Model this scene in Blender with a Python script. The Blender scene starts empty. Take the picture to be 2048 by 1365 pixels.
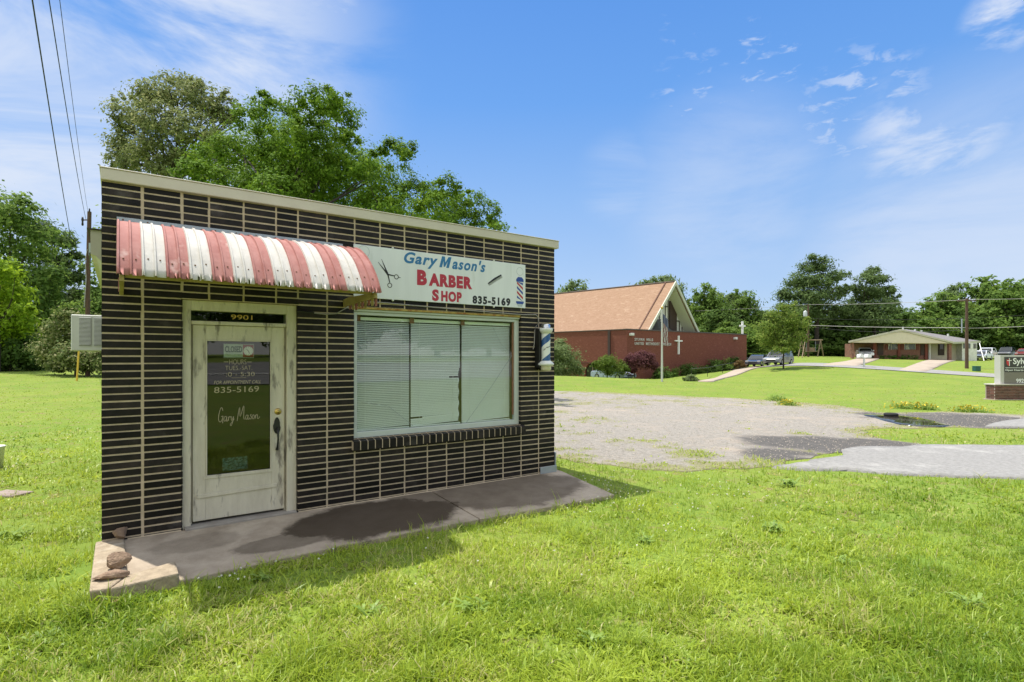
import bpy, bmesh, math, random
import numpy as np
from mathutils import Vector, Matrix
from mathutils.geometry import delaunay_2d_cdt
random.seed(7); RNG = np.random.default_rng(7)
S = bpy.context.scene; COL = S.collection
R = math.radians
F, HY, CX, EYE = 1094.0, 716.0, 1024.0, 1.78        # photo geometry (2048 px wide): focal, horizon row, centre column, eye height

# ------------------------------------------------------------------ camera
cd = bpy.data.cameras.new('camera'); cam = bpy.data.objects.new('camera', cd); COL.objects.link(cam)
cam.location = (0, 0, EYE); cam.rotation_euler = (R(90), 0, 0)
cd.sensor_width = 36; cd.lens = 36*F/2048; cd.shift_y = (HY-682.5)/2048; cd.clip_start = .05; cd.clip_end = 3000
S.camera = cam
S.render.resolution_x, S.render.resolution_y = 1024, 682

# ------------------------------------------------------------------ shop frame, sun, sky
D1 = np.array([1526.0, F]); D1 /= np.linalg.norm(D1); D2 = np.array([-D1[1], D1[0]])
C0 = np.array([-3.95, 5.27]); ROT = math.atan2(D1[1], D1[0])
sh = .175*D1 - .373*D2                                # shadow drift per metre of drop
sundir = Vector((-sh[0], -sh[1], 1)).normalized()
sl = bpy.data.lights.new('sun', 'SUN'); sl.energy = 3.2; sl.angle = R(.55); sl.color = (1, .95, .86)
so = bpy.data.objects.new('sun', sl); COL.objects.link(so)
so.rotation_euler = sundir.to_track_quat('Z', 'Y').to_euler(); so.location = (-10, 6, 30)
S.view_settings.view_transform = 'Standard'; S.view_settings.look = 'None'
S.view_settings.exposure = .90; S.view_settings.gamma = 1
W = bpy.data.worlds.new('World'); S.world = W; W.use_nodes = True
nt = W.node_tree; nt.nodes.clear()
def N(nt, t, **kw):
    n = nt.nodes.new(t)
    for k, v in kw.items():
        if k in n.inputs: n.inputs[k].default_value = v
        else: setattr(n, k, v)
    return n
sky = N(nt, 'ShaderNodeTexSky', sky_type='NISHITA', sun_disc=False)
sky.sun_elevation = math.asin(sundir.z); sky.sun_rotation = math.atan2(sundir.x, sundir.y)
sky.air_density = 1.0; sky.dust_density = .35; sky.ozone_density = 2.2
tc0 = N(nt, 'ShaderNodeTexCoord'); nm0 = N(nt, 'ShaderNodeVectorMath', operation='NORMALIZE'); nt.links.new(tc0.outputs['Generated'], nm0.inputs[0])
sx0 = N(nt, 'ShaderNodeSeparateXYZ'); nt.links.new(nm0.outputs[0], sx0.inputs[0])
rampn = N(nt, 'ShaderNodeValToRGB'); nt.links.new(sx0.outputs[2], rampn.inputs[0]); el = rampn.color_ramp.elements
SKY = [(0, (.56, .71, .93)), (.10, (.46, .64, .95)), (.27, (.30, .54, .98)), (.42, (.145, .41, .97)), (.60, (.085, .32, .90)), (.76, (.84, .90, 1.0)), (1, (1.0, 1.0, 1.0))]  # last stops whitened above the frame as added fill light
for i, (p_, c_) in enumerate(SKY):
    e_ = el[i] if i < 2 else el.new(p_)
    e_.position = p_; e_.color = (*c_, 1)
for e_, (p_, c_) in zip(sorted(el, key=lambda q: q.position), SKY): e_.color = (*c_, 1)
sc0 = N(nt, 'ShaderNodeVectorMath', operation='SCALE'); nt.links.new(rampn.outputs[0], sc0.inputs[0]); sc0.inputs['Scale'].default_value = 4.6
hs = N(nt, 'ShaderNodeMix', data_type='RGBA'); hs.inputs[0].default_value = .82; nt.links.new(sky.outputs[0], hs.inputs[6])
thin = N(nt, 'ShaderNodeMapRange', interpolation_type='SMOOTHSTEP'); nt.links.new(sx0.outputs[2], thin.inputs[0])      # thin bright cloud added overhead, out of view, to fill the shaded shop front
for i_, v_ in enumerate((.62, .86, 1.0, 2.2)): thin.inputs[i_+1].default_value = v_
sc1 = N(nt, 'ShaderNodeVectorMath', operation='SCALE'); nt.links.new(sc0.outputs[0], sc1.inputs[0]); bank = N(nt, 'ShaderNodeMapRange', interpolation_type='SMOOTHSTEP'); nt.links.new(sx0.outputs[1], bank.inputs[0])      # unseen cloud bank added behind the camera to brighten the shaded facade
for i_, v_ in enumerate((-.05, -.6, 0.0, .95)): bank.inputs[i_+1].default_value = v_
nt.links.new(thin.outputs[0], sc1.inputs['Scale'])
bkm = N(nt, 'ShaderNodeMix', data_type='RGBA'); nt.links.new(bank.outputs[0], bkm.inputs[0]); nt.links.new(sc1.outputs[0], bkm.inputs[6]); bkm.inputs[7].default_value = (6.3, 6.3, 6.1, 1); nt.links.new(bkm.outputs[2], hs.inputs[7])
tc = N(nt, 'ShaderNodeTexCoord')
def wn(scale, stretch, detail, rough, dist=0, off=(0, 0, 0), rz=0):
    mp = N(nt, 'ShaderNodeMapping'); mp.inputs['Scale'].default_value = stretch; mp.inputs['Location'].default_value = off; mp.inputs['Rotation'].default_value = (0, 0, rz)
    nt.links.new(tc.outputs['Generated'], mp.inputs[0])
    n = N(nt, 'ShaderNodeTexNoise'); n.inputs['Scale'].default_value = scale; n.inputs['Detail'].default_value = detail
    n.inputs['Roughness'].default_value = rough; n.inputs['Distortion'].default_value = dist
    nt.links.new(mp.outputs[0], n.inputs[0]); return n.outputs['Fac']
def mth(op, a, b=None, c=None, clamp=False):
    m = N(nt, 'ShaderNodeMath', operation=op, use_clamp=clamp)
    for i, x in enumerate((a, b, c)):
        if x is None: continue
        if isinstance(x, (int, float)): m.inputs[i].default_value = x
        else: nt.links.new(x, m.inputs[i])
    return m.outputs[0]
def mrange(x, a, b, c=0, d=1):
    m = N(nt, 'ShaderNodeMapRange', interpolation_type='SMOOTHSTEP'); nt.links.new(x, m.inputs[0])
    for i, v in enumerate((a, b, c, d)): m.inputs[i+1].default_value = v
    return m.outputs[0]
def skyblob(px, py, rad, hard=.35):                    # soft patch of sky around one direction
    d = Vector(((px-CX)/F, 1, (HY-py)/F)).normalized()
    vm = N(nt, 'ShaderNodeVectorMath', operation='DISTANCE'); nrm = N(nt, 'ShaderNodeVectorMath', operation='NORMALIZE')
    nt.links.new(tc.outputs['Generated'], nrm.inputs[0]); nt.links.new(nrm.outputs[0], vm.inputs[0]); vm.inputs[1].default_value = d
    return mrange(vm.outputs['Value'], rad, rad*hard, 0, 1)
wisp = wn(2.2, (1, 1, 2.6), 7, .62, .6, (3.1, .4, 1.7))
fine = wn(7, (1, 1, 2.2), 6, .6, .3, (.3, 5.2, 2.2))
micro = wn(24, (1, 1, 2.6), 6, .6, .4, (7.7, 2.2, 4.1))
cl = None
for px, py, rad, amt, a, b, tex in [(90, 30, .50, .9, .31, .60, wisp), (300, 90, .30, .9, .32, .60, wisp), (10, 260, .20, .5, .35, .7, wisp), (90, 380, .22, .35, .4, .7, wisp), (490, 60, .15, .5, .42, .7, wisp),
        (1860, 260, .115, .7, .44, .66, fine), (2005, 40, .05, .9, .40, .60, fine), (1550, 125, .05, .45, .55, .70, micro), (1490, 165, .06, .4, .56, .70, micro), (1390, 182, .08, .4, .54, .70, micro), (1505, 72, .03, .5, .52, .68, micro), (1364, 55, .04, .4, .54, .7, micro), (1720, 210, .10, .5, .5, .66, micro), (1450, 380, .20, .35, .3, .7, wisp),
        (1990, 520, .30, .55, .25, .65, wisp), (1240, 360, .09, .35, .42, .66, wisp), (640, 5, .08, .5, .4, .62, fine)]:
    m = mth('MULTIPLY', mrange(tex, a, b), skyblob(px, py, rad)); m = mth('MULTIPLY', m, amt)
    cl = m if cl is None else mth('MAXIMUM', cl, m)
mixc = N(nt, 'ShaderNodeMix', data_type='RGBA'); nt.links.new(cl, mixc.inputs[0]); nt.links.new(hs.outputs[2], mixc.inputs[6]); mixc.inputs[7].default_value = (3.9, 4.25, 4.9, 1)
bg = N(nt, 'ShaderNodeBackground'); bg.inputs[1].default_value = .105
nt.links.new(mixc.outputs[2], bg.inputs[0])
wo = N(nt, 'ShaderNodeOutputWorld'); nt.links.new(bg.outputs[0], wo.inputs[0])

# ------------------------------------------------------------------ helpers: places
def P(px, py, Y): return Vector(((px-CX)/F*Y, Y, EYE+(HY-py)/F*Y))
def SL(u, y, z=0): q = C0 + u*D1 + y*D2; return Vector((q[0], q[1], z))   # shop local -> world
def to_shop(x, y): d = np.stack([np.asarray(x)-C0[0], np.asarray(y)-C0[1]]); return D1@d.reshape(2, -1), D2@d.reshape(2, -1)
CTRL = []
def cp(x, y, zr): CTRL.append((x, y, zr))
def cpp(px, py, Y): CTRL.append(((px-CX)/F*Y, Y, (HY-py)/F*Y))
for t in [(0, -3, -1.8), (0, 3, -1.86), (-4, 3, -1.9), (4, 3, -1.86), (1, 7, -1.91), (5, 8, -1.9), (9, 9, -1.89), (2, 12, -1.9), (10, 12, -1.89), (20, 14, -1.86), (-8, 8, -1.87), (-12, 15, -1.8),
          (4, 20, -1.93), (12, 20, -1.93), (20, 22, -1.92), (-20, 25, -1.6), (-10, 20, -1.75), (-3, 25, -1.85), (-9, 2, -1.87), (-3.5, 4.5, -1.9), (-2, 5, -1.9), (-1, 5.7, -1.9), (1.5, 7.5, -1.91),
          (7.5, 57, -2.35), (13, 56, -2.3), (0, 64, -2.3), (-8, 75, -2), (18, 62, -2.1), (24, 65.5, -1.75), (28, 69, -1.45), (20, 80, -1.2), (5, 90, -1), (-30, 90, -.6), (30, 95, 0), (55, 110, .3), (90, 110, .3), (0, 140, .2)]: cp(*t)
for t in [(1500, 799, 25.5), (1110, 752, 40), (1240, 758, 39), (1320, 762, 38), (1390, 765, 38), (1590, 733, 58), (1800, 744, 51), (1995, 758, 45), (2300, 775, 38), (1800, 770, 36), (1590, 727, 64), (1800, 735.5, 57), (2000, 748, 51), (2300, 762, 44),
          (1540, 733, 63), (1460, 742, 60), (1720, 718, 75), (1905, 722, 75), (1620, 713, 85), (2000, 716, 90), (1975, 722, 82), (0, 742, 45), (100, 742, 45), (190, 750, 40), (-300, 742, 45), (1500, 762, 42), (1650, 757, 46)]: cpp(*t)
for u in (-30, -10, 10, 30, 50):
    for o, z in ((13, -1.8), (24, -1.7), (31, -.95), (37, -.25), (50, .1)):
        q = C0+u*D1-o*D2; cp(q[0], q[1], z)
for a in range(0, 360, 30): cp(300*math.cos(R(a)), 300*math.sin(R(a)), .5)
CT = np.array(CTRL)
def _k(r2): return np.sqrt(r2+9.0)
_n = len(CT); _A = np.zeros((_n+3, _n+3)); _A[:_n, :_n] = _k(((CT[:, None, :2]-CT[None, :, :2])**2).sum(-1)) - np.eye(_n)*.15
_A[:_n, _n] = 1; _A[:_n, _n+1:] = CT[:, :2]; _A[_n:, :_n] = _A[:_n, _n:].T
_w = np.linalg.solve(_A, np.concatenate([CT[:, 2], np.zeros(3)]))
def GZ(x, y):
    x = np.atleast_1d(np.asarray(x, float)).ravel(); y = np.atleast_1d(np.asarray(y, float)).ravel(); out = np.empty(len(x))
    for i in range(0, len(x), 20000):
        a, b = x[i:i+20000], y[i:i+20000]
        K = _k((a[:, None]-CT[None, :, 0])**2+(b[:, None]-CT[None, :, 1])**2)
        out[i:i+20000] = K@_w[:_n]+_w[_n]+a*_w[_n+1]+b*_w[_n+2]
    return out+EYE
def gz(x, y): return float(GZ(x, y)[0])
def GP(px, py):                                        # photo pixels -> ground (first hit along the ray)
    px = np.atleast_1d(np.asarray(px, float)); py = np.atleast_1d(np.asarray(py, float))
    ts = np.concatenate([np.arange(1.5, 12, .1), np.arange(12, 140, .4)]); Y = np.full(len(px), np.nan); prev = np.full(len(px), 1.0)
    for i in range(0, len(px), 400):
        a = (px[i:i+400]-CX)/F; s = (HY-py[i:i+400])/F
        T, A_ = np.meshgrid(ts, a, indexing='ij'); z = EYE+T*s[None, :]-GZ(A_*T, T).reshape(T.shape)
        hit = z < 0; k = np.argmax(hit, 0); ok = hit.any(0); k = np.maximum(k, 1); j = np.arange(len(a))
        z0, z1 = z[k-1, j], z[k, j]; yy = ts[k-1]+(ts[k]-ts[k-1])*z0/np.where(z0-z1 == 0, 1, z0-z1)
        Y[i:i+400] = np.where(ok, yy, np.nan)
    return (px-CX)/F*Y, Y
def gpt(px, py): x, y = GP(px, py); return float(x[0]), float(y[0])
def inpoly(x, y, poly):
    poly = np.asarray(poly); c = np.zeros(len(x), bool); j = len(poly)-1
    for i in range(len(poly)):
        xi, yi = poly[i]; xj, yj = poly[j]
        c ^= ((yi > y) != (yj > y)) & (x < (xj-xi)*(y-yi)/(yj-yi+1e-12)+xi); j = i
    return c
def hsh(ix, iy, s=0):
    h = np.sin(ix*127.1+iy*311.7+s*74.7)*43758.5453; return h-np.floor(h)
def vnoise(x, y, s=0):
    ix, iy = np.floor(x), np.floor(y); fx, fy = x-ix, y-iy; fx = fx*fx*(3-2*fx); fy = fy*fy*(3-2*fy)
    return (hsh(ix, iy, s)*(1-fx)+hsh(ix+1, iy, s)*fx)*(1-fy)+(hsh(ix, iy+1, s)*(1-fx)+hsh(ix+1, iy+1, s)*fx)*fy
def fbm(x, y, s=0, o=4): return sum(vnoise(x*2**i, y*2**i, s+i)*.5**i for i in range(o))/sum(.5**i for i in range(o))

# ------------------------------------------------------------------ helpers: materials
def mat(name, c1, c2=None, scale=5, rough=.7, bump=0, bscale=60, attr=0, metal=0, detail=6, lo=.35, hi=.65, stretch=(1, 1, 1), c3=None, s3=1.5, lo3=.55, hi3=.7, spec=.5, rock=.6, dist=0):
    m = bpy.data.materials.new(name); m.use_nodes = True; t = m.node_tree; t.nodes.clear()
    o = N(t, 'ShaderNodeOutputMaterial'); b = N(t, 'ShaderNodeBsdfPrincipled'); t.links.new(b.outputs[0], o.inputs[0])
    b.inputs['Roughness'].default_value = rough; b.inputs['Metallic'].default_value = metal; b.inputs['Specular IOR Level'].default_value = spec
    tcn = N(t, 'ShaderNodeTexCoord'); mp = N(t, 'ShaderNodeMapping'); mp.inputs['Scale'].default_value = stretch; t.links.new(tcn.outputs['Object'], mp.inputs[0])
    def noise(sc, det=detail):
        n = N(t, 'ShaderNodeTexNoise'); n.inputs['Scale'].default_value = sc; n.inputs['Detail'].default_value = det; n.inputs['Roughness'].default_value = rock; n.inputs['Distortion'].default_value = dist
        t.links.new(mp.outputs[0], n.inputs[0]); return n.outputs['Fac']
    def rng(x, a, c):
        r = N(t, 'ShaderNodeMapRange'); t.links.new(x, r.inputs[0]); r.inputs[1].default_value = a; r.inputs[2].default_value = c; return r.outputs[0]
    def mix(f, a, c):
        x = N(t, 'ShaderNodeMix', data_type='RGBA')
        t.links.new(f, x.inputs[0])
        for i, v in ((6, a), (7, c)):
            if isinstance(v, tuple): x.inputs[i].default_value = (*v[:3], 1)
            else: t.links.new(v, x.inputs[i])
        return x.outputs[2]
    col = c1
    if c2 is not None: col = mix(rng(noise(scale), lo, hi), c1, c2)
    if c3 is not None: col = mix(rng(noise(s3), lo3, hi3), col, c3)
    if attr:
        an = N(t, 'ShaderNodeAttribute', attribute_name='v'); r = N(t, 'ShaderNodeMapRange'); t.links.new(an.outputs['Fac'], r.inputs[0]); r.inputs[3].default_value = 1-attr; r.inputs[4].default_value = 1+attr
        vm = N(t, 'ShaderNodeVectorMath', operation='SCALE'); t.links.new(r.outputs[0], vm.inputs['Scale'])
        if isinstance(col, tuple): vm.inputs[0].default_value = col[:3]
        else: t.links.new(col, vm.inputs[0])
        col = vm.outputs[0]
    if isinstance(col, tuple): b.inputs['Base Color'].default_value = (*col[:3], 1)
    else: t.links.new(col, b.inputs['Base Color'])
    if bump:
        bn = N(t, 'ShaderNodeBump'); bn.inputs['Strength'].default_value = bump; bn.inputs['Distance'].default_value = .02
        t.links.new(noise(bscale, 4), bn.inputs['Height']); t.links.new(bn.outputs[0], b.inputs['Normal'])
    m['_b'] = 1
    return m
def leafmat(name, c1, c2, trans=.35, rough=.45, c3=None, spec=.12, rg=.75):
    m = bpy.data.materials.new(name); m.use_nodes = True; t = m.node_tree; t.nodes.clear()
    o = N(t, 'ShaderNodeOutputMaterial'); b = N(t, 'ShaderNodeBsdfPrincipled'); b.inputs['Roughness'].default_value = rg; b.inputs['Specular IOR Level'].default_value = spec
    an = N(t, 'ShaderNodeAttribute', attribute_name='v'); cr = N(t, 'ShaderNodeValToRGB'); t.links.new(an.outputs['Fac'], cr.inputs[0])
    cr.color_ramp.elements[0].color = (*c1, 1); cr.color_ramp.elements[1].color = (*c2, 1)
    if c3:
        e = cr.color_ramp.elements.new(.82); e.color = (*c2, 1); cr.color_ramp.elements[-1].color = (*c3, 1)
    tr = N(t, 'ShaderNodeBsdfTranslucent'); mx = N(t, 'ShaderNodeMixShader'); mx.inputs[0].default_value = trans
    hsn = N(t, 'ShaderNodeHueSaturation'); hsn.inputs['Hue'].default_value = .485; hsn.inputs['Value'].default_value = 1.5; t.links.new(cr.outputs[0], hsn.inputs['Color'])
    t.links.new(cr.outputs[0], b.inputs['Base Color']); t.links.new(hsn.outputs[0], tr.inputs[0])
    t.links.new(b.outputs[0], mx.inputs[1]); t.links.new(tr.outputs[0], mx.inputs[2]); t.links.new(mx.outputs[0], o.inputs[0]); return m
def glassmat(name, tint=(.85, .93, .88), boost=1.0):
    m = bpy.data.materials.new(name); m.use_nodes = True; t = m.node_tree; t.nodes.clear()
    o = N(t, 'ShaderNodeOutputMaterial'); tr = N(t, 'ShaderNodeBsdfTransparent'); tr.inputs[0].default_value = (*tint, 1)
    g = N(t, 'ShaderNodeBsdfGlossy'); g.inputs['Roughness'].default_value = .01; fr = N(t, 'ShaderNodeFresnel'); fr.inputs[0].default_value = 1.5
    ml = N(t, 'ShaderNodeMath', operation='MULTIPLY', use_clamp=True); ml.inputs[1].default_value = boost*1.85; ge = N(t, 'ShaderNodeNewGeometry'); bf = N(t, 'ShaderNodeMath', operation='SUBTRACT'); bf.inputs[0].default_value = 1; t.links.new(ge.outputs['Backfacing'], bf.inputs[1]); m2 = N(t, 'ShaderNodeMath', operation='MULTIPLY'); t.links.new(fr.outputs[0], m2.inputs[0]); t.links.new(bf.outputs[0], m2.inputs[1]); t.links.new(m2.outputs[0], ml.inputs[0])
    mx = N(t, 'ShaderNodeMixShader'); t.links.new(ml.outputs[0], mx.inputs[0]); t.links.new(tr.outputs[0], mx.inputs[1]); t.links.new(g.outputs[0], mx.inputs[2]); t.links.new(mx.outputs[0], o.inputs[0]); return m

# ------------------------------------------------------------------ helpers: meshes and things
class MB:
    def __init__(s): s.v = []; s.f = []; s.m = []; s.a = []; s.sm = []
    def add(s, vs, fs, mi=0, a=.5, smooth=False):
        o = len(s.v); s.v += [tuple(x) for x in vs]; s.f += [tuple(i+o for i in f) for f in fs]; s.m += [mi]*len(fs); s.a += [a]*len(fs); s.sm += [smooth]*len(fs); return s
    def box(s, x0, x1, y0, y1, z0, z1, mi=0, a=.5, M=None):
        vs = [Vector((x, y, z)) for z in (z0, z1) for y in (y0, y1) for x in (x0, x1)]
        if M is not None: vs = [M@v for v in vs]
        return s.add(vs, [(0, 2, 3, 1), (4, 5, 7, 6), (0, 1, 5, 4), (2, 6, 7, 3), (0, 4, 6, 2), (1, 3, 7, 5)], mi, a)
    def hexa(s, b, t, mi=0, a=.5):                      # bottom ring, top ring (n points each)
        n = len(b); return s.add(list(b)+list(t), [tuple(range(n-1, -1, -1)), tuple(range(n, 2*n))]+[(i, (i+1) % n, n+(i+1) % n, n+i) for i in range(n)], mi, a)
    def prism(s, poly, axis, a0, a1, mi=0, M=None, a=.5):
        def at(p, q): return {'x': (q, p[0], p[1]), 'y': (p[0], q, p[1]), 'z': (p[0], p[1], q)}[axis]
        b = [Vector(at(p, a0)) for p in poly]; t = [Vector(at(p, a1)) for p in poly]
        if M is not None: b = [M@v for v in b]; t = [M@v for v in t]
        return s.hexa(b, t, mi, a)
    def tube(s, path, rad, seg=8, mi=0, a=.5, cap=True):
        path = [Vector(p) for p in path]; rad = rad if isinstance(rad, (list, tuple)) else [rad]*len(path); vs = []; fs = []
        for i, p in enumerate(path):
            d = (path[min(i+1, len(path)-1)]-path[max(i-1, 0)]).normalized(); u = d.cross(Vector((0, 0, 1)) if abs(d.z) < .95 else Vector((1, 0, 0))).normalized(); w = d.cross(u)
            vs += [p+rad[i]*(math.cos(2*math.pi*k/seg)*u+math.sin(2*math.pi*k/seg)*w) for k in range(seg)]
        for i in range(len(path)-1): fs += [(i*seg+k, i*seg+(k+1) % seg, (i+1)*seg+(k+1) % seg, (i+1)*seg+k) for k in range(seg)]
        s.add(vs, fs, mi, a, True)
        if cap: s.add(vs[:seg], [tuple(range(seg-1, -1, -1))], mi, a); s.add(vs[-seg:], [tuple(range(seg))], mi, a)
        return s
    def lathe(s, prof, c=(0, 0, 0), seg=20, mi=0, axis='z', a=.5, smooth=True, M=None):
        vs = []; fs = []
        for r, h in prof:
            for k in range(seg):
                q = 2*math.pi*k/seg; x, y = r*math.cos(q), r*math.sin(q)
                v = Vector({'z': (x, y, h), 'y': (x, h, y), 'x': (h, x, y)}[axis])
                if M is not None: v = M@v
                vs.append(v+Vector(c))
        for i in range(len(prof)-1): fs += [(i*seg+k, i*seg+(k+1) % seg, (i+1)*seg+(k+1) % seg, (i+1)*seg+k) for k in range(seg)]
        return s.add(vs, fs, mi, a, smooth)
    def build(s, name, m, parent=None, org=(0, 0, 0), bev=0, label=None, cat=None, group=None, kind=None, loc=None, rotz=0, part_label=None):
        me = bpy.data.meshes.new(name); ox = Vector(org); me.from_pydata([Vector(v)-ox for v in s.v], [], s.f)
        for x in (m if isinstance(m, (list, tuple)) else [m]): me.materials.append(x)
        me.polygons.foreach_set('material_index', s.m); me.polygons.foreach_set('use_smooth', s.sm)
        at = me.attributes.new('v', 'FLOAT', 'FACE'); at.data.foreach_set('value', s.a); me.update()
        bm = bmesh.new(); bm.from_mesh(me); bmesh.ops.recalc_face_normals(bm, faces=bm.faces); bm.to_mesh(me); bm.free()
        o = bpy.data.objects.new(name, me); COL.objects.link(o)
        if bev:
            b = o.modifiers.new('bevel', 'BEVEL'); b.width = bev; b.segments = 2 if bev > .008 else 1; b.limit_method = 'ANGLE'; b.angle_limit = R(40); b.use_clamp_overlap = True
        if parent: o.parent = parent
        if loc is not None: o.location = loc; o.rotation_euler.z = rotz
        if part_label: o['label'] = part_label
        tag(o, label, cat, group, kind); return o
def tag(o, label=None, cat=None, group=None, kind=None):
    for k, v in (('label', label), ('category', cat), ('group', group), ('kind', kind)):
        if v: o[k] = v
    return o
def thing(name, label, cat, loc=(0, 0, 0), rotz=0, group=None):
    o = bpy.data.objects.new(name, None); COL.objects.link(o); o.location = loc; o.rotation_euler.z = rotz; o.empty_display_size = .2
    return tag(o, label, cat, group)
def sthing(name, label, cat, u, y, z, group=None): return thing(name, label, cat, SL(u, y, z), ROT, group)
def copy_tree(o, parent=None):
    c = o.copy(); COL.objects.link(c)
    if parent is not None: c.parent = parent
    for ch in list(o.children): copy_tree(ch, c)
    return c
def fast(name, V, Fc, m, v=None, parent=None, smooth=False):
    me = bpy.data.meshes.new(name); V = np.ascontiguousarray(V, np.float32); Fc = np.ascontiguousarray(Fc, np.int32); k = Fc.shape[1]
    me.vertices.add(len(V)); me.vertices.foreach_set('co', V.ravel()); me.loops.add(Fc.size); me.loops.foreach_set('vertex_index', Fc.ravel())
    me.polygons.add(len(Fc)); me.polygons.foreach_set('loop_start', np.arange(0, Fc.size, k, dtype=np.int32)); me.polygons.foreach_set('loop_total', np.full(len(Fc), k, np.int32))
    me.update(calc_edges=True); me.materials.append(m)
    if smooth: me.polygons.foreach_set('use_smooth', np.ones(len(Fc), bool))
    if v is not None: a = me.attributes.new('v', 'FLOAT', 'FACE'); a.data.foreach_set('value', np.ascontiguousarray(v, np.float32))
    o = bpy.data.objects.new(name, me); COL.objects.link(o)
    if parent: o.parent = parent
    return o
def text(s, m, box, y, parent, name='lettering', org=(0, 0, 0), shear=0, bold=0, ext=.001, spacing=1.0, frame=None, part_label=None):
    cu = bpy.data.curves.new('t', 'FONT'); cu.body = s; cu.size = 1; cu.shear = shear; cu.offset = bold; cu.extrude = .01; cu.space_character = spacing; cu.resolution_u = 4
    t = bpy.data.objects.new('t', cu); COL.objects.link(t); bpy.context.view_layer.update()
    me = bpy.data.meshes.new_from_object(t.evaluated_get(bpy.context.evaluated_depsgraph_get())); bpy.data.objects.remove(t)
    n = len(me.vertices); co = np.empty(n*3, np.float32); me.vertices.foreach_get('co', co); co = co.reshape(-1, 3); mn, mx = co.min(0), co.max(0)
    x0, x1, z0, z1 = box; out = np.empty_like(co)
    out[:, 0] = x0+(co[:, 0]-mn[0])/(mx[0]-mn[0])*(x1-x0); out[:, 2] = z0+(co[:, 1]-mn[1])/(mx[1]-mn[1])*(z1-z0); out[:, 1] = y-np.where(co[:, 2] > 0, ext, -ext)
    out -= np.array(org, np.float32); me.vertices.foreach_set('co', out.ravel()); me.materials.clear(); me.materials.append(m); me.update(); me.name = name
    o = bpy.data.objects.new(name, me); COL.objects.link(o); o.parent = parent
    if part_label: o['label'] = part_label
    return o

# ------------------------------------------------------------------ materials
brick_m = mat('dark glazed brick', (.010, .0085, .008), (.024, .018, .016), 9, .42, .35, 70, attr=.7, c3=(.085, .076, .07), s3=2.6, lo3=.60, hi3=.86, spec=.2)
mortar_m = mat('tan mortar', (.60, .48, .34), (.47, .38, .26), 12, .9, .3, 140)
fascia_m = mat('cream metal fascia', (.58, .53, .44), (.53, .48, .40), 3, .45, spec=.4)
cream_m = mat('old cream paint', (.52, .50, .40), (.46, .44, .35), 6, .6, .1, 60, c3=(.30, .27, .21), s3=9, lo3=.66, hi3=.78)
peel_m = mat('peeling cream paint', (.64, .59, .47), (.55, .50, .39), 8, .65, .35, 45, c3=(.24, .21, .17), s3=7, lo3=.57, hi3=.66, stretch=(1.6, 1, .35))
white_m = mat('white paint', (.72, .73, .69), (.64, .65, .61), 6, .45)
dark_m = mat('dark void', (.02, .02, .02), rough=.9)
glass_m = glassmat('window glass', (.95, .985, .96), 1.2)
dglass_m = glassmat('door glass', (.75, .80, .76), 1.0)
black_m = mat('black metal', (.012, .012, .012), rough=.4)
brass_m = mat('brass', (.55, .40, .12), rough=.3, metal=1)
steel_m = mat('galvanised metal', (.42, .46, .50), (.36, .40, .44), 8, .45, metal=.6)
red_aw = mat('faded red awning paint', (.33, .135, .12), (.39, .185, .165), 7, .8, c3=(.58, .42, .38), s3=5, lo3=.62, hi3=.8, stretch=(1, 1, .6), spec=.2)
white_aw = mat('awning white paint', (.55, .53, .495), (.48, .455, .415), 5, .8, c3=(.54, .47, .40), s3=4, lo3=.62, hi3=.8, spec=.2)
wood_y = mat('yellowed wood', (.42, .34, .13), (.30, .22, .08), 6, .7, .2)
signw_m = mat('sign panel', (.72, .74, .75), (.66, .68, .69), 3, .4, stretch=(2, 2, .3), c3=(.52, .55, .50), s3=4, lo3=.6, hi3=.8)
blue_m = mat('sign blue', (.025, .16, .36), rough=.5); red_m = mat('sign red', (.42, .025, .05), rough=.5); ink_m = mat('sign black', (.01, .01, .012), rough=.5)
palegrey_m = mat('pale grey line', (.42, .46, .48), rough=.5)
conc_m = None
stone_m = mat('sandstone block', (.40, .32, .22), (.28, .22, .15), 14, .9, .6, 40, c3=(.46, .39, .29), s3=5)
rock_m = mat('brown rock', (.32, .22, .145), (.17, .11, .075), 12, .9, .8, 30, c3=(.38, .27, .18), s3=6)
chbrick_m = mat('red brick', (.24, .085, .058), (.14, .05, .036), 5, .85, .2, 30, rock=.85, stretch=(1, 1, 3.2), c3=(.33, .145, .10), s3=2.2, spec=.2)
shingle_m = mat('brown shingles', (.395, .255, .175), (.29, .18, .115), 2.2, .9, .3, 14, rock=.85, stretch=(1, 1, 4), c3=(.47, .33, .235), s3=.8, lo3=.56, hi3=.66, spec=.1)
greyroof_m = mat('grey shingles', (.22, .20, .20), (.16, .15, .15), 5, .9, .2, 20, stretch=(1, 1, 3))
housebeige_m = mat('beige siding', (.66, .60, .47), (.60, .55, .43), 3, .7); housewhite_m = mat('white siding', (.78, .78, .74), (.60, .60, .56), 3, .7)
housebrick_m = mat('mixed brick', (.28, .12, .08), (.16, .09, .07), 4, .85, 0, rock=.8, c3=(.42, .33, .25), s3=5)
brownwood_m = mat('brown panel', (.055, .03, .02), (.04, .022, .016), 3, .6)
tanwood_m = mat('weathered wood', (.30, .23, .15), (.22, .16, .10), 5, .85)
polewood_m = mat('pole wood', (.13, .075, .05), (.08, .05, .035), 3, .9, .4, 20, stretch=(4, 4, .4))
bark_m = mat('bark', (.055, .042, .032), (.032, .025, .02), 6, .95, .6, 18, stretch=(3, 3, .6))
wire_m = mat('wire', (.02, .02, .02), rough=.6); paleWire_m = mat('pale cable', (.35, .34, .32), rough=.6)
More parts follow.
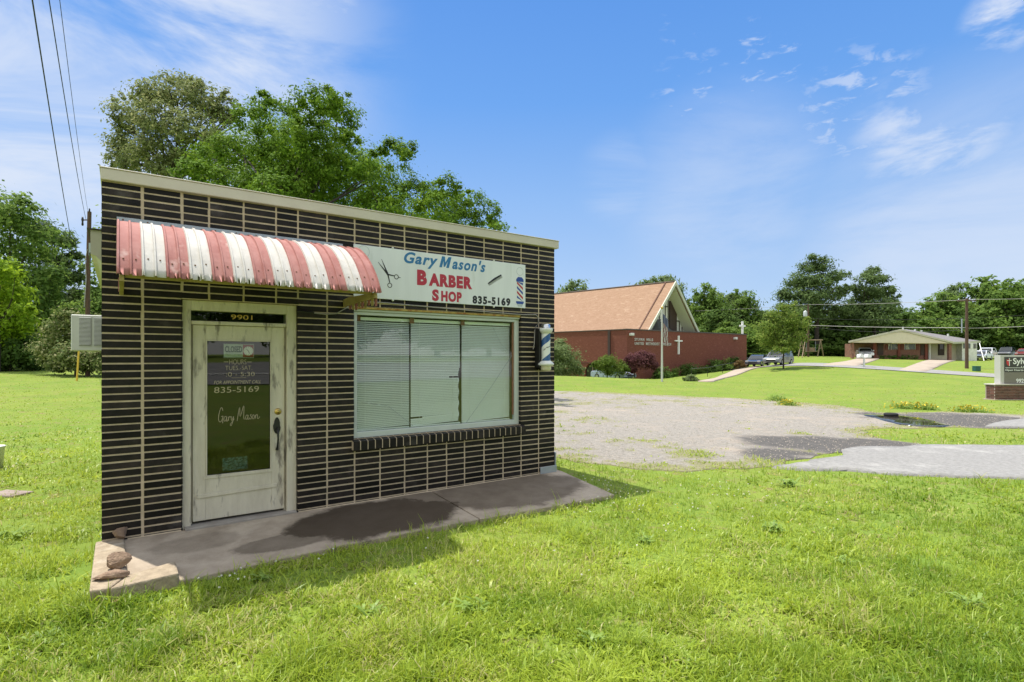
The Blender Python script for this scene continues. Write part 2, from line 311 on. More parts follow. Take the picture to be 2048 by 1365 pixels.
tyre_m = mat('rubber', (.015, .015, .015), rough=.85); rim_m = mat('rim', (.45, .46, .48), rough=.3, metal=.8); carglass_m = mat('car glass', (.015, .02, .022), rough=.06)
asph_m = mat('road asphalt', (.33, .323, .31), (.20, .195, .188), 14, .95, .5, 50, rock=.85, c3=(.39, .38, .36), s3=.5, spec=.08)
drive_m = mat('concrete drive', (.40, .33, .26), (.33, .27, .21), 1.2, .9)
water_m = mat('puddle water', (.035, .03, .022), rough=.03, spec=.6)

# ------------------------------------------------------------------ ground sheet
def sinhgrid(n, a, mx): t = np.linspace(-1, 1, n); return np.sinh(t*a)/math.sinh(a)*mx
gx = sinhgrid(190, 4.2, 420); gy = sinhgrid(190, 4.2, 420)+6
GX, GY = np.meshgrid(gx, gy); V = np.stack([GX.ravel(), GY.ravel(), GZ(GX, GY)], 1)
nx = len(gx); I = (np.arange(nx-1)[None, :]+np.arange(len(gy)-1)[:, None]*nx).ravel()
lawn_m = mat('lawn', (.135, .215, .034), (.215, .265, .05), .30, .95, .6, 25, detail=9, rock=.75, c3=(.235, .175, .095), s3=2.6, lo3=.53, hi3=.68, spec=.08)
g = fast('ground', V, np.stack([I, I+1, I+nx+1, I+nx], 1), lawn_m, smooth=True); tag(g, kind='structure')

def densify(pts, step, amp=0, seed=0, closed=True):
    out = []; n = len(pts)
    for i in range(n if closed else n-1):
        a = np.array(pts[i]); b = np.array(pts[(i+1) % n]); L = np.linalg.norm(b-a); k = max(1, int(L/step)); nn = np.array([-(b-a)[1], (b-a)[0]])/max(L, 1e-6)
        for j in range(k):
            p = a+(b-a)*j/k; out.append(tuple(p+nn*amp*(fbm(np.array([p[0]*1.7]), np.array([p[1]*1.7]), seed)[0]-.5)*2))
    return out
def sheet(name, outline, m, dz, grid, kind='structure', mask=None):
    ol = [Vector(p) for p in outline]; n = len(ol); xs = [p.x for p in ol]; ys = [p.y for p in ol]
    X, Y = np.meshgrid(np.arange(min(xs), max(xs), grid), np.arange(min(ys), max(ys), grid)); X = X.ravel()+RNG.uniform(-.2, .2, X.size)*grid; Y = Y.ravel()+RNG.uniform(-.2, .2, Y.size)*grid
    k = inpoly(X, Y, [(p.x, p.y) for p in ol]); pts = ol+[Vector((a, b)) for a, b in zip(X[k], Y[k])]
    r = delaunay_2d_cdt(pts, [(i, (i+1) % n) for i in range(n)], [], 1, 1e-5)
    v = np.array([(p.x, p.y) for p in r[0]]); z = GZ(v[:, 0], v[:, 1])+dz
    me = bpy.data.meshes.new(name); me.from_pydata([(a, b, c) for (a, b), c in zip(v, z)], [], [f for f in r[2]]); me.materials.append(m)
    me.polygons.foreach_set('use_smooth', np.ones(len(me.polygons), bool))
    if mask is not None: at = me.attributes.new('mask', 'FLOAT', 'POINT'); at.data.foreach_set('value', mask(v[:, 0], v[:, 1]).astype(np.float32))
    bm = bmesh.new(); bm.from_mesh(me); bmesh.ops.recalc_face_normals(bm, faces=bm.faces)
    if sum(f.normal.z for f in bm.faces) < 0: bmesh.ops.reverse_faces(bm, faces=bm.faces)
    be = [e for e in bm.edges if e.is_boundary]; ex = bmesh.ops.extrude_edge_only(bm, edges=be)
    for v_ in ex['geom']:
        if isinstance(v_, bmesh.types.BMVert): v_.co.z -= .18
    bm.to_mesh(me); bm.free()
    o = bpy.data.objects.new(name, me); COL.objects.link(o); tag(o, kind=kind); return o
def pxpoly(pts, step=.25, amp=.12, seed=0):
    x, y = GP([p[0] for p in pts], [p[1] for p in pts]); return densify(list(zip(x, y)), step, amp, seed)

GRAVEL = pxpoly([(1000, 905), (1095, 918), (1180, 930), (1280, 943), (1370, 945), (1450, 938), (1550, 934), (1640, 915), (1730, 905), (1840, 900), (1850, 893), (1770, 880), (1715, 862), (1800, 857), (1900, 857), (2120, 858), (2120, 832), (1900, 825), (1760, 826), (1680, 813), (1560, 802), (1420, 795), (1300, 790), (1200, 785), (1000, 781)], .3, .35, 3)
def pxmask(areas):                                       # areas of dark asphalt: (px, py, rx, ry) ellipses in the place, found from the photo
    cs = []
    for px, py, rx, ry in areas:
        x, y = gpt(px, py); x1, y1 = gpt(px+rx, py); x2, y2 = gpt(px, py-ry); cs.append((x, y, abs(x1-x), abs(y2-y)))
    def f(X, Y):
        m = np.zeros(len(X)); nn = fbm(X*.9, Y*.9, 5)-.5+.5*(fbm(X*4, Y*4, 9)-.5)
        for x, y, a, b in cs:
            d = np.sqrt(((X-x)/a)**2+((Y-y)/b)**2)+nn*.9; m = np.maximum(m, np.clip((1.1-d)/.35, 0, 1))
        return m
    return f
def edgedist(x, y):
    dist = np.full(len(x), 9.0); ix = np.where((x > -8) & (x < 45) & (y > 6) & (y < 40))[0]; GA = np.array(GRAVEL); GB = np.roll(GA, -1, 0); dd = np.full(len(ix), 9.0)
    for a_, b_ in zip(GA, GB):
        e_ = b_-a_; t = np.clip(((x[ix]-a_[0])*e_[0]+(y[ix]-a_[1])*e_[1])/(e_@e_+1e-9), 0, 1); dd = np.minimum(dd, np.hypot(x[ix]-a_[0]-t*e_[0], y[ix]-a_[1]-t*e_[1]))
    dist[ix] = dd; return dist
_gp = pxmask([(1190, 842, 60, 8), (1150, 866, 60, 5), (1250, 888, 75, 9), (1320, 893, 50, 6), (1400, 910, 55, 7), (1440, 930, 60, 8), (1420, 812, 70, 5), (1180, 806, 120, 10), (1290, 802, 90, 4), (1560, 810, 120, 4)])
_dk = pxmask([(1620, 888, 120, 20), (1740, 890, 110, 14), (1560, 912, 90, 14), (1930, 841, 160, 14)])
def grassmask(x, y):                                     # how much grass has grown into the gravel
    e = np.exp(-edgedist(x, y)/(.30+.045*y)); n1 = fbm(x*1.1, y*1.1, 21)-.5; n2 = fbm(x*4.5, y*4.5, 4)-.5
    return np.clip((e*.88+_gp(x, y)*.42+n1*1.1+n2*1.5-.46-_dk(x, y)*.75)/.22, 0, 1)
def gravelmat():
    m = mat('gravel', (.335, .31, .275), (.17, .157, .14), 9, .95, .9, 30, rock=.9, c3=(.40, .335, .27), s3=.28, lo3=.52, hi3=.7, spec=.1, lo=.42, hi=.66)
    t = m.node_tree; b = next(n for n in t.nodes if n.type == 'BSDF_PRINCIPLED'); old = b.inputs['Base Color'].links[0].from_socket
    an = N(t, 'ShaderNodeAttribute', attribute_name='mask'); mx = N(t, 'ShaderNodeMix', data_type='RGBA')
    tcn = N(t, 'ShaderNodeTexCoord'); nz = N(t, 'ShaderNodeTexNoise'); nz.inputs['Scale'].default_value = 9; nz.inputs['Detail'].default_value = 8; nz.inputs['Roughness'].default_value = .8; t.links.new(tcn.outputs['Object'], nz.inputs[0])
    cr = N(t, 'ShaderNodeValToRGB'); cr.color_ramp.elements[0].position = .35; cr.color_ramp.elements[0].color = (.075, .072, .07, 1); cr.color_ramp.elements[1].position = .68; cr.color_ramp.elements[1].color = (.16, .15, .14, 1); t.links.new(nz.outputs['Fac'], cr.inputs[0])
    t.links.new(an.outputs['Fac'], mx.inputs[0]); t.links.new(old, mx.inputs[6]); t.links.new(cr.outputs[0], mx.inputs[7]); gn = N(t, 'ShaderNodeAttribute', attribute_name='grass'); gx_ = N(t, 'ShaderNodeMix', data_type='RGBA'); gf = N(t, 'ShaderNodeMath', operation='MULTIPLY'); gf.inputs[1].default_value = .62; t.links.new(gn.outputs['Fac'], gf.inputs[0])
    t.links.new(gf.outputs[0], gx_.inputs[0]); t.links.new(mx.outputs[2], gx_.inputs[6]); gx_.inputs[7].default_value = (.22, .215, .07, 1); t.links.new(gx_.outputs[2], b.inputs['Base Color']); return m
lot = sheet('gravel_lot', GRAVEL, gravelmat(), .014, .16, mask=pxmask([(1620, 888, 120, 20), (1740, 890, 110, 12), (1540, 912, 70, 14), (1930, 841, 160, 14), (1780, 832, 60, 6), (1560, 906, 90, 9)]))
_c = np.empty(len(lot.data.vertices)*3); lot.data.vertices.foreach_get('co', _c); _c = _c.reshape(-1, 3); _a = lot.data.attributes.new('grass', 'FLOAT', 'POINT'); _a.data.foreach_set('value', grassmask(_c[:, 0], _c[:, 1]).astype(np.float32))
APRON = pxpoly([(1545, 938), (1640, 925), (1680, 908), (1730, 897), (1840, 893), (2400, 893), (2400, 975), (2050, 959), (1900, 955), (1800, 953), (1700, 945), (1600, 941)], .25, .22, 11)
sheet('asphalt_apron', APRON, asph_m, .03, .4)
sheet('driveway_edge', pxpoly([(1965, 856), (2000, 846), (2060, 838), (2300, 836), (2300, 858), (2060, 858)], .4, .1, 4), asph_m, .045, .5)
puddle = sheet('puddle', pxpoly([(1728, 832), (1760, 833), (1800, 834), (1840, 838), (1880, 847), (1908, 853), (1880, 856), (1850, 855), (1805, 852), (1770, 843)], .15, .12, 8), water_m, .034, .3)
_c = np.empty(len(puddle.data.vertices)*3); puddle.data.vertices.foreach_get('co', _c); _c = _c.reshape(-1, 3); top_ = _c[:, 2] > np.median(_c[:, 2])-.12; _c[top_, 2] = np.percentile(_c[top_, 2], 60); puddle.data.vertices.foreach_set('co', _c.ravel()); puddle.data.update()      # water lies level
def strip(name, pts, w, m, dz, n=60):
    L = []; pts = [np.array(p, float) for p in pts]
    for i in range(len(pts)-1): L += [pts[i]+(pts[i+1]-pts[i])*k/n for k in range(n)]
    L.append(pts[-1]); V = []; Fc = []; K = 7
    for i, p in enumerate(L):
        d = L[min(i+1, len(L)-1)]-L[max(i-1, 0)]; d /= np.linalg.norm(d); nn = np.array([-d[1], d[0]])
        for k in range(K): q = p+nn*w*(k/(K-1)-.5); V.append((q[0], q[1], gz(*q)+dz))
        if i: Fc += [((i-1)*K+k, (i-1)*K+k+1, i*K+k+1, i*K+k) for k in range(K-1)]
    return tag(fast(name, np.array(V), np.array(Fc), m, smooth=True), kind='structure')
rp = []
for a, b, ya, yb in [(1470, 729.5, 63.5, 69), (1590, 730, 58, 64), (1800, 740, 51, 57), (2000, 753, 45, 51), (2300, 769, 38, 44)]: rp.append(((a-CX)/F*(ya+yb)/2, (ya+yb)/2))
rp = [(rp[0][0]-14, rp[0][1]+9)]+rp+[(rp[-1][0]+10, rp[-1][1]-12)]
strip('side_road', rp, 5.6, asph_m, .05, 25)
d1x = [gpt(1690, 741), P(1740, 717, 73.5)[:2], P(1765, 717, 76)[:2]]
DRIVE1 = [gpt(1645, 731), gpt(1715, 733), (P(1758, 719, 74)[0], 74), (P(1758, 716, 80)[0], 80), (P(1712, 716, 80)[0], 80), (P(1712, 719, 74)[0], 74)]
sheet('driveway', densify(DRIVE1, 1.0), drive_m, .06, 1.0)
DRIVE2 = [gpt(1797, 741), gpt(1852, 744.5), (P(1905, 722, 75)[0], 74.5), (P(1905, 722, 80)[0], 80), (P(1862, 722, 80)[0], 80), (P(1858, 722, 74.5)[0], 74.5)]
sheet('driveway', densify(DRIVE2, 1.0), drive_m, .06, 1.0)
# street behind the camera (seen mirrored in the shop's glass)
q = [C0+u*D1-31*D2 for u in (-60, -20, 20, 60, 100)]; strip('street', q, 10.5, asph_m, .05, 15)
paint_m = mat('road paint', (.75, .74, .68), rough=.7)
q = [C0+u*D1-30*D2 for u in (-60, -20, 20, 60, 100)]; strip('street_line', q, .3, paint_m, .09, 15)
# left lane far behind lawn
q = [gpt(-260, 743.5), gpt(-60, 743), gpt(40, 741.5)]; strip('lane', q, 2.4, asph_m, .05, 25)

# ------------------------------------------------------------------ the barber shop
B = EYE                                               # rel z -> world z
WID, DEP, ZT, ZB = 5.67, 6.0, 1.709+B, -.12
shop = thing('barber_shop', 'small flat-roofed dark brick barber shop with cream roof edge and tan mortar', 'shop', SL(0, 0, 0), ROT)
JX = [0, .323, .662, .908, 1.241, 1.575, 1.814, 2.147, 2.481, 2.809, 3.143, 3.47, 3.761, 4.045, 4.368, 4.698, 5.026, 5.361, WID]
DO = (.655, 1.815, -.12, .61+B); WI = (2.470, 5.03, -1.0+B, .632+B)     # door and window openings (u0,u1,z0,z1)
PITCH = .0741; zl = [ZT]; z = 1.647+B
while z > ZB: zl.append(z); z -= PITCH
zl.append(ZB)
wall = MB(); T = .22
for a in [(0, DO[0], ZB, ZT), (DO[0], DO[1], DO[3], ZT), (DO[1], WI[0], ZB, ZT), (WI[0], WI[1], ZB, WI[2]), (WI[0], WI[1], WI[3], ZT), (WI[1], WID, ZB, ZT)]: wall.box(a[0], a[1], 0, T, a[2], a[3], 1)
for x0, x1 in ((0, T), (WID-T, WID)): wall.box(x0, x1, T, DEP-T, ZB, ZT, 1)
wall.box(0, WID, DEP-T, DEP, ZB, ZT, 1)
def brick(x0, x1, z0, z1, jl, jr):
    for o in (DO, WI):                                 # clip to openings
        if x1 > o[0]+.01 and x0 < o[1]-.01 and z1 > o[2]+.002 and z0 < o[3]-.002:
            if x0 >= o[0]-.05 and x1 <= o[1]+.05:
                if z0 < o[3] < z1-.02: z0 = o[3]-.003
                elif z0+.02 < o[2] < z1: z1 = o[2]+.003
                else: return
            elif x0 < o[0]: x1 = o[0]
            else: x0 = o[1]
    e = .0078
    cl_ = lambda x: any(abs(x-o[i]) < .02 and z1 > o[2] and z0 < o[3] for o in (DO, WI) for i in (0, 1))
    a = x0-.004 if (jl or cl_(x0)) else x0+jn(x0); b = x1+.004 if (jr or cl_(x1)) else x1-jn(x1)
    r = random.gauss(0, .0008)
    wall.box(a+random.uniform(-.0015, .0015), b+random.uniform(-.003, .003), -.0045+r, .1, z0+e+random.gauss(0, .0014), z1-e+random.gauss(0, .0014), 0, random.random())
def jn(x): return .0135 if x < .7 else .0105
for k in range(len(zl)-1):
    z1, z0 = zl[k], zl[k+1]
    for i in range(len(JX)-1): brick(JX[i], JX[i+1], z0, z1, i == 0, i == len(JX)-2)
    y = .11
    while y < DEP-.05:                                 # side walls, same bricks
        y1 = min(y+.33, DEP)
        for x0, x1 in ((-.0045, .05), (WID-.05, WID+.0045)): wall.box(x0, x1, y+.009, y1-.009, z0+.0065, z1-.0065, 0, random.random())
        y = y1
wall.build('wall', [brick_m, mortar_m], shop)
MB().box(-.012, WID+.065, -.045, DEP+.05, ZT+.002, 1.822+B).build('fascia', fascia_m, shop, bev=.006)
MB().box(-.02, WID+.072, -.052, DEP+.06, 1.8225+B, 1.834+B).build('roof', fascia_m, shop, bev=.003)
MB().box(T+.01, WID-T-.01, T+.01, DEP-T-.01, -.02, .0).build('floor', mat('dark floor', (.06, .05, .04), rough=.5), shop)
MB().box(T+.005, WID-T-.005, 2.6, 2.65, .005, 3.2).build('partition', mat('inner wall', (.10, .09, .075), rough=.8), shop)
# window
win = bpy.data.objects.new('window', None); COL.objects.link(win); win.parent = shop
fr = MB(); y0, y1 = .045, .12
fr.box(WI[0]+.004, WI[0]+.06, y0, y1, WI[2]+.003, .575+B); fr.box(WI[1]-.085, WI[1]-.006, y0+.006, y1, WI[2]+.003, .575+B)
fr.box(WI[0]+.06, WI[1]-.085, y0+.003, y1, WI[2]+.003, -.925+B); fr.box(WI[0]+.06, WI[1]-.085, y0+.003, y1, .535+B, .575+B)
fr.box(WI[0]+.004, WI[1]-.006, y0-.02, y1-.002, .577+B, .605+B)
fr.build('frame', mat('aluminium frame', (.52, .56, .53), (.47, .51, .48), 5, .4), win, bev=.004)
MB().box(WI[0]+.06, WI[1]-.085, .083, .087, -.925+B, .535+B).build('glass', glass_m, win)
MB().box(WI[0]+.003, WI[1]-.01, y0-.045, y0+.05, .606+B, .630+B).build('lintel', mat('rusty yellow lintel', (.46, .34, .10), (.30, .13, .04), 12, .85, .3, lo=.42, hi=.62), shop, bev=.004)
rust_m = mat('rust strip', (.17, .075, .04), (.25, .13, .07), 14, .8)
MB().box(WI[1]-.115, WI[1]-.0855, .075, .0828, -.85+B, .53+B).build('corner_strip', rust_m, win)
for x in (2.56, 3.29, 4.07): MB().box(x-.03, x+.03, .089, .10, .455+B, .53+B).build('clip', rust_m, win)
crack_m = mat('crack', (.35, .40, .37), rough=.3)
for pts_, r_ in (([(4.57, .0815, .45+B), (4.72, .0815, .20+B), (4.93, .0815, .06+B)], .0016), ([(4.93, .0815, .05+B), (4.55, .0815, -.42+B), (4.12, .0815, -.92+B)], .004), ([(2.6, .0815, -.56+B), (2.95, .0815, -.62+B), (3.3, .0815, -.90+B)], .003)): MB().tube(pts_, r_, 4).build('crack', crack_m, win)
# sill of header bricks
sill = MB(); n = 28; w = (5.075-2.44)/n
sill.prism([(-.065, -1.130+B), (.04, -1.130+B), (.04, -.999+B), (-.065, -1.0235+B)], 'x', 2.445, 5.07, 1)
for i in range(n):
    x0 = 2.44+i*w; e = .006
    prof = [(-.07, -1.135+B), (.045, -1.135+B), (.045, -.995+B), (-.07, -1.02+B)]
    sill.prism(prof, 'x', x0+e, x0+w-e, 0, a=random.random())
sill.build('window_sill', [brick_m, mortar_m], shop, bev=.003)
# door
dfr = MB(); fy = .03
dfr.box(DO[0]+.004, .745, fy, .2, -.10, DO[3]-.004); dfr.box(1.70, DO[1]-.008, fy, .2, -.02, DO[3]-.004)
dfr.box(.745, 1.70, fy+.003, .2, .500+B, DO[3]-.004); dfr.box(.745, 1.70, fy+.012, .2, .352+B, .392+B)
dfr.box(.745, .762, .10, .2, -.03, .352+B); dfr.box(1.683, 1.70, .10, .2, -.03, .352+B)
dfr.build('door_frame', peel_m, shop, bev=.005)
MB().box(.745, 1.70, .085, .09, .392+B, .500+B).build('transom', dglass_m, shop)
door = bpy.data.objects.new('door', None); COL.objects.link(door); door.parent = shop
dy, db = .072, -1.735+B
G = (.885, 1.545, -1.275+B, .195+B)
dd = MB(); dd.box(.764, G[0], dy, dy+.045, db, .348+B); dd.box(G[1], 1.681, dy, dy+.045, db, .348+B); dd.box(G[0], G[1], dy+.002, dy+.045, G[3], .348+B); dd.box(G[0], G[1], dy+.004, dy+.045, db, G[2])
dd.build('panel', peel_m, door, bev=.003)
st = MB()
for a in ((G[0], G[0]+.014, G[2], G[3]), (G[1]-.014, G[1], G[2], G[3]), (G[0]+.014, G[1]-.014, G[3]-.014, G[3]), (G[0]-.02, G[1]+.01, G[2]-.022, G[2]+.012)): st.box(a[0], a[1], dy-.006, dy+.02, a[2], a[3])
st.build('glass_bead', peel_m, door, bev=.002)
MB().prism([(.80, -1.495+B), (1.60, -1.475+B), (1.60, -1.435+B), (.80, -1.455+B)], 'y', dy-.012, dy-.001).build('kick_rail', peel_m, door, bev=.003)
MB().box(G[0], G[1], dy+.024, dy+.028, G[2], G[3]).build('glass', dglass_m, door)
h = MB(); h.lathe([(.0, -.012), (.034, -.012), (.038, -.004), (.038, .002)], (1.612, dy, -.615+B), 20, 0, 'y'); h.lathe([(0, -.02), (.016, -.02), (.016, -.012)], (1.612, dy, -.615+B), 14, 0, 'y'); h.build('deadbolt', brass_m, door)
h = MB(); hp = [(1.60+.047*math.sin(2*math.pi*k/20)*(.72 if math.cos(2*math.pi*k/20) > 0 else .9), -.775+B+.095*math.cos(2*math.pi*k/20)) for k in range(20)]
h.prism(hp, 'y', dy-.012, dy-.001); h.tube([(1.60, dy-.005, -.80+B), (1.60, dy-.06, -.83+B), (1.60, dy-.065, -.93+B), (1.60, dy-.03, -1.02+B), (1.60, dy-.008, -1.045+B)], [.013, .015, .011, .012, .018], 8); h.build('handle', black_m, door, bev=.003)
gold_m = mat('gold lettering', (.62, .40, .08), rough=.4); goldp_m = mat('pale cream lettering', (.42, .36, .24), rough=.5)
tr = text('9901', gold_m, (1.13, 1.345, .422+B, .474+B), .083, shop, 'house_number', bold=.0)
gy_ = dy+.022
text('HOURS', goldp_m, (1.115, 1.285, -.073+B, -.018+B), gy_, door, 'lettering', bold=-.014)
for x_, X2_, z_, Z2_ in ((1.06, 1.105, -.048, -.042), (1.295, 1.34, -.050, -.044), (1.135, 1.285, -.222, -.219)): MB().box(x_, X2_, gy_-.001, gy_+.001, z_+B, Z2_+B).build('rule', goldp_m, door)
text('TUES.-SAT.', goldp_m, (1.075, 1.345, -.135+B, -.088+B), gy_, door, 'lettering', bold=-.014)
text(':0 - 5:30', goldp_m, (1.085, 1.37, -.205+B, -.158+B), gy_, door, 'lettering', bold=-.012)
text('FOR APPOINTMENT CALL', goldp_m, (.965, 1.435, -.288+B, -.250+B), gy_, door, 'lettering', shear=.3, bold=-.002)
text('835-5169', goldp_m, (.968, 1.415, -.382+B, -.318+B), gy_, door, 'lettering', bold=-.006)
# hand-painted script: pen strokes in a unit box
script = [[(.10, .78), (.085, .92), (.05, .90), (.01, .62), (.0, .35), (.03, .22), (.07, .28), (.105, .50), (.06, .48)], [(.105, .50), (.095, .15)],
  [(.19, .46), (.15, .48), (.125, .34), (.145, .24), (.175, .32), (.195, .47), (.185, .28), (.205, .24), (.23, .34)], [(.235, .46), (.235, .26), (.24, .40), (.27, .47), (.285, .42)], [(.30, .47), (.30, .30), (.325, .28), (.355, .47), (.335, .2), (.30, .0), (.275, .05), (.31, .16), (.37, .34)],
  [(.44, .22), (.50, .92), (.515, .42), (.60, 1.0), (.60, .40), (.62, .28)], [(.70, .48), (.665, .49), (.645, .36), (.66, .27), (.69, .34), (.71, .49), (.70, .30), (.72, .27), (.745, .36)], [(.79, .52), (.765, .48), (.79, .36), (.77, .27), (.745, .31)], [(.84, .50), (.81, .42), (.815, .30), (.845, .28), (.86, .40), (.84, .50)], [(.885, .48), (.88, .28), (.90, .44), (.93, .50), (.94, .40), (.935, .30), (.96, .28), (1.0, .38)]]
sc = MB()
for stv in script:
    pts = [Vector((1.01+x*.415, gy_, -.745+B+y*.215)) for x, y in stv]; sm = []
    for i in range(len(pts)-1):
        p0, p1, p2, p3 = pts[max(i-1, 0)], pts[i], pts[i+1], pts[min(i+2, len(pts)-1)]
        for k in range(5):
            t = k/5; sm.append(.5*((2*p1)+(p2-p0)*t+(2*p0-5*p1+4*p2-p3)*t*t+(3*p1-p0-3*p2+p3)*t**3))
    sm.append(pts[-1]); sc.tube(sm, .0034, 5)
sc.build('script_lettering', goldp_m, door)
# roof eave at the left side
ev = MB(); ev.prism([(0, 1.10+B), (0, 1.50+B), (-.14, 1.50+B), (-.14, 1.22+B), (-.09, 1.20+B)], 'y', 1.5, 5.5); ev.build('eave', cream_m, shop)
MB().box(-.17, -.008, 1.47, 5.52, 1.503+B, 1.515+B).build('eave_cap', mat('dark shingle edge', (.06, .05, .05), rough=.9), shop)

# slab / walkway in front of the shop
def slabmat():
    m = mat('weathered concrete', (.47, .39, .30), (.33, .27, .205), 3, .95, .4, 70, rock=.7, c3=(.50, .42, .33), s3=1.2, spec=.08)
    t = m.node_tree; b = next(n for n in t.nodes if n.type == 'BSDF_PRINCIPLED'); old = b.inputs['Base Color'].links[0].from_socket
    tcn = N(t, 'ShaderNodeTexCoord'); nz = N(t, 'ShaderNodeTexNoise'); nz.inputs['Scale'].default_value = 2.0; nz.inputs['Detail'].default_value = 10; nz.inputs['Roughness'].default_value = .68; t.links.new(tcn.outputs['Object'], nz.inputs[0])
    tot = None
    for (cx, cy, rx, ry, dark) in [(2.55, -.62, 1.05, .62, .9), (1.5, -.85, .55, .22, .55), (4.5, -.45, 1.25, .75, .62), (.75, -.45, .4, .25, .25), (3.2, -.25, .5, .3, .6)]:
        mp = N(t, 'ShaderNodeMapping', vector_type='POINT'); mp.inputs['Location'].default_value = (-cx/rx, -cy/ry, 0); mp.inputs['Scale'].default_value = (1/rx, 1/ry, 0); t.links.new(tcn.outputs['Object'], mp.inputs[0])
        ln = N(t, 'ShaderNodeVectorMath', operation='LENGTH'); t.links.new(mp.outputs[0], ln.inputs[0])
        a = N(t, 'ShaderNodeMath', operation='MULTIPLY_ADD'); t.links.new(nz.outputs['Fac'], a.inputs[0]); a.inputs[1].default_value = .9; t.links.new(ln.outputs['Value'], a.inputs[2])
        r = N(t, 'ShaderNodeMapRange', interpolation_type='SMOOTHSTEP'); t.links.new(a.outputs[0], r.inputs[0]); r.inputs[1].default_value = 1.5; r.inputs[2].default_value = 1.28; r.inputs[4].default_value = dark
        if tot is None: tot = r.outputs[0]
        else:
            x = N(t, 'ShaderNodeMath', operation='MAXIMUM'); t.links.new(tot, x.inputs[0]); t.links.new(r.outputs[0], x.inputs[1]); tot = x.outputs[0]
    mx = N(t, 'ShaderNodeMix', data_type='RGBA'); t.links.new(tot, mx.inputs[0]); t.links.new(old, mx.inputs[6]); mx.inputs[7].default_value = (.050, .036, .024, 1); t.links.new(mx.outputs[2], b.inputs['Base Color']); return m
SLAB = [(.16, -.0), (.16, -1.22), (.6, -1.275), (1.3, -1.24), (2.0, -1.22), (3.5, -1.26), (5.6, -1.36), (5.80, -.05), (5.80, .25), (5.68, .25), (5.68, -.0)]
def slabz(u, y): return -.002+.055*y
sb = MB()
def slabpiece(poly): sb.hexa([(u, y, -.30) for u, y in poly], [(u, y, slabz(u, y)) for u, y in poly])
slabpiece([(.16, -.003), (.16, -1.22), (.6, -1.275), (1.3, -1.24), (2.0, -1.22), (3.495, -1.255), (3.515, -.003)])
slabpiece([(3.53, -.003), (3.51, -1.258), (4.5, -1.31), (5.6, -1.36), (5.80, -.05), (5.80, .25), (5.685, .25), (5.685, -.003)])
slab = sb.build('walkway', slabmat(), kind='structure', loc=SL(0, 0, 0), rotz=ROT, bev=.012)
MB().prism([(DO[0]+.03, .2), (DO[0]+.03, -.06), (DO[1]-.02, -.03), (DO[1]-.02, .2)], 'z', -.1, .018).build('threshold', mat('threshold concrete', (.34, .31, .27), (.25, .22, .19), 6, .9), shop, bev=.006)
mf = MB()
for a, b in ((.2, DO[0]), (DO[1], 5.68)): mf.box(a, b, -.022, -.0085, -.02, .006)
mf.build('base_mortar', mortar_m, shop, bev=.004)

# stone kerb blocks, rocks, pipe
def block(name, label, pts, z0, z1, cat='block'):
    o = SL(pts[0][0], -pts[0][1], 0); b = MB(); b.hexa([(*SL(u, -out)[:2], z0) for u, out in pts], [(*SL(u, -out)[:2], z1+random.uniform(-.006, .006)) for u, out in pts])
    return b.build(name, stone_m, org=o, loc=o, bev=.014, label=label, cat=cat)
block('stone_block', 'long sandstone block running from the shop corner towards the camera', [(-.05, -.02), (-.05, 1.35), (.075, 1.37), (.19, 1.12), (.175, -.0)], -.2, .015)
block('stone_block', 'short sandstone block lying across the front end of the longer block', [(.075, 1.385), (.20, 1.13), (.535, .98), (.535, 1.32)], -.24, .01)
def rock(name, label, u, out, z, sx, sy, sz, seed, rot=0):
    r = np.random.default_rng(seed); bm = bmesh.new(); bmesh.ops.create_icosphere(bm, subdivisions=4, radius=1)
    ns = r.normal(size=(11, 3)); ns /= np.linalg.norm(ns, axis=1)[:, None]
    for v in bm.verts:
        for n_ in ns:
            d = v.co.dot(Vector(n_))-.5
            if d > 0: v.co -= Vector(n_)*d*.9
        v.co += Vector(r.normal(0, .012, 3)); v.co = Vector((v.co.x*sx, v.co.y*sy, v.co.z*sz))
    me = bpy.data.meshes.new(name); bm.to_mesh(me); bm.free(); me.materials.append(rock_m); o = bpy.data.objects.new(name, me); COL.objects.link(o)
    p = SL(u, -out, z); o.location = p; o.rotation_euler = (0, 0, rot); return tag(o, label, 'rock')
rock('rock', 'brown angular rock on the stone block against the shop corner', .14, .02, .075, .10, .08, .085, 3, .4)
rock('rock', 'rough tan rock sitting halfway along the long stone block', .115, .93, .065, .115, .10, .085, 5, 1.0)
rock('rock', 'flat brown stone lying in front of the tan rock', .08, 1.16, .045, .15, .09, .045, 8, .7)
pb = MB(); p0 = SL(.12, -1.47, -.25); pb.tube([p0, p0+Vector((0, 0, .19))], .022, 10); pb.build('pipe_stub', mat('rusty pipe', (.16, .07, .04), (.25, .13, .07), 20, .8), org=p0, loc=p0, label='short rusty pipe stub standing in front of the stone blocks', cat='pipe')

# ------------------------------------------------------------------ awning
aw = sthing('awning', 'curved red and white striped metal awning over the shop door', 'awning', 1.25, 0, 1.33+B); o = (1.25, 0, 1.33+B)
U0, U1, PO, ZTOP, ZBOT = .115, 2.385, 1.05, 1.315+B, .685+B
def aprof(t, lift=0):                                   # t 0..1 from wall to lip
    a = t*R(57); return -(.01+(PO-.01)*math.sin(a)/math.sin(R(57))) - lift*math.sin(a), ZBOT+(ZTOP-ZBOT)*(math.cos(a)-math.cos(R(57)))/(1-math.cos(R(57))) + lift*math.cos(a)
sheetb = MB(); NS = 13; NP = 26; pw = (U1-U0)/NP; ys = 16
cols = []
for i in range(NP):
    x = U0+i*pw
    cols += [(x, .0), (x+.006, .016), (x+.018, .016), (x+.024, 0), (x+.05, 0.0), (x+pw-.012, .0)]
cols.append((U1, 0)); cols.append((U1+.006, .016)); cols.append((U1+.014, .016))
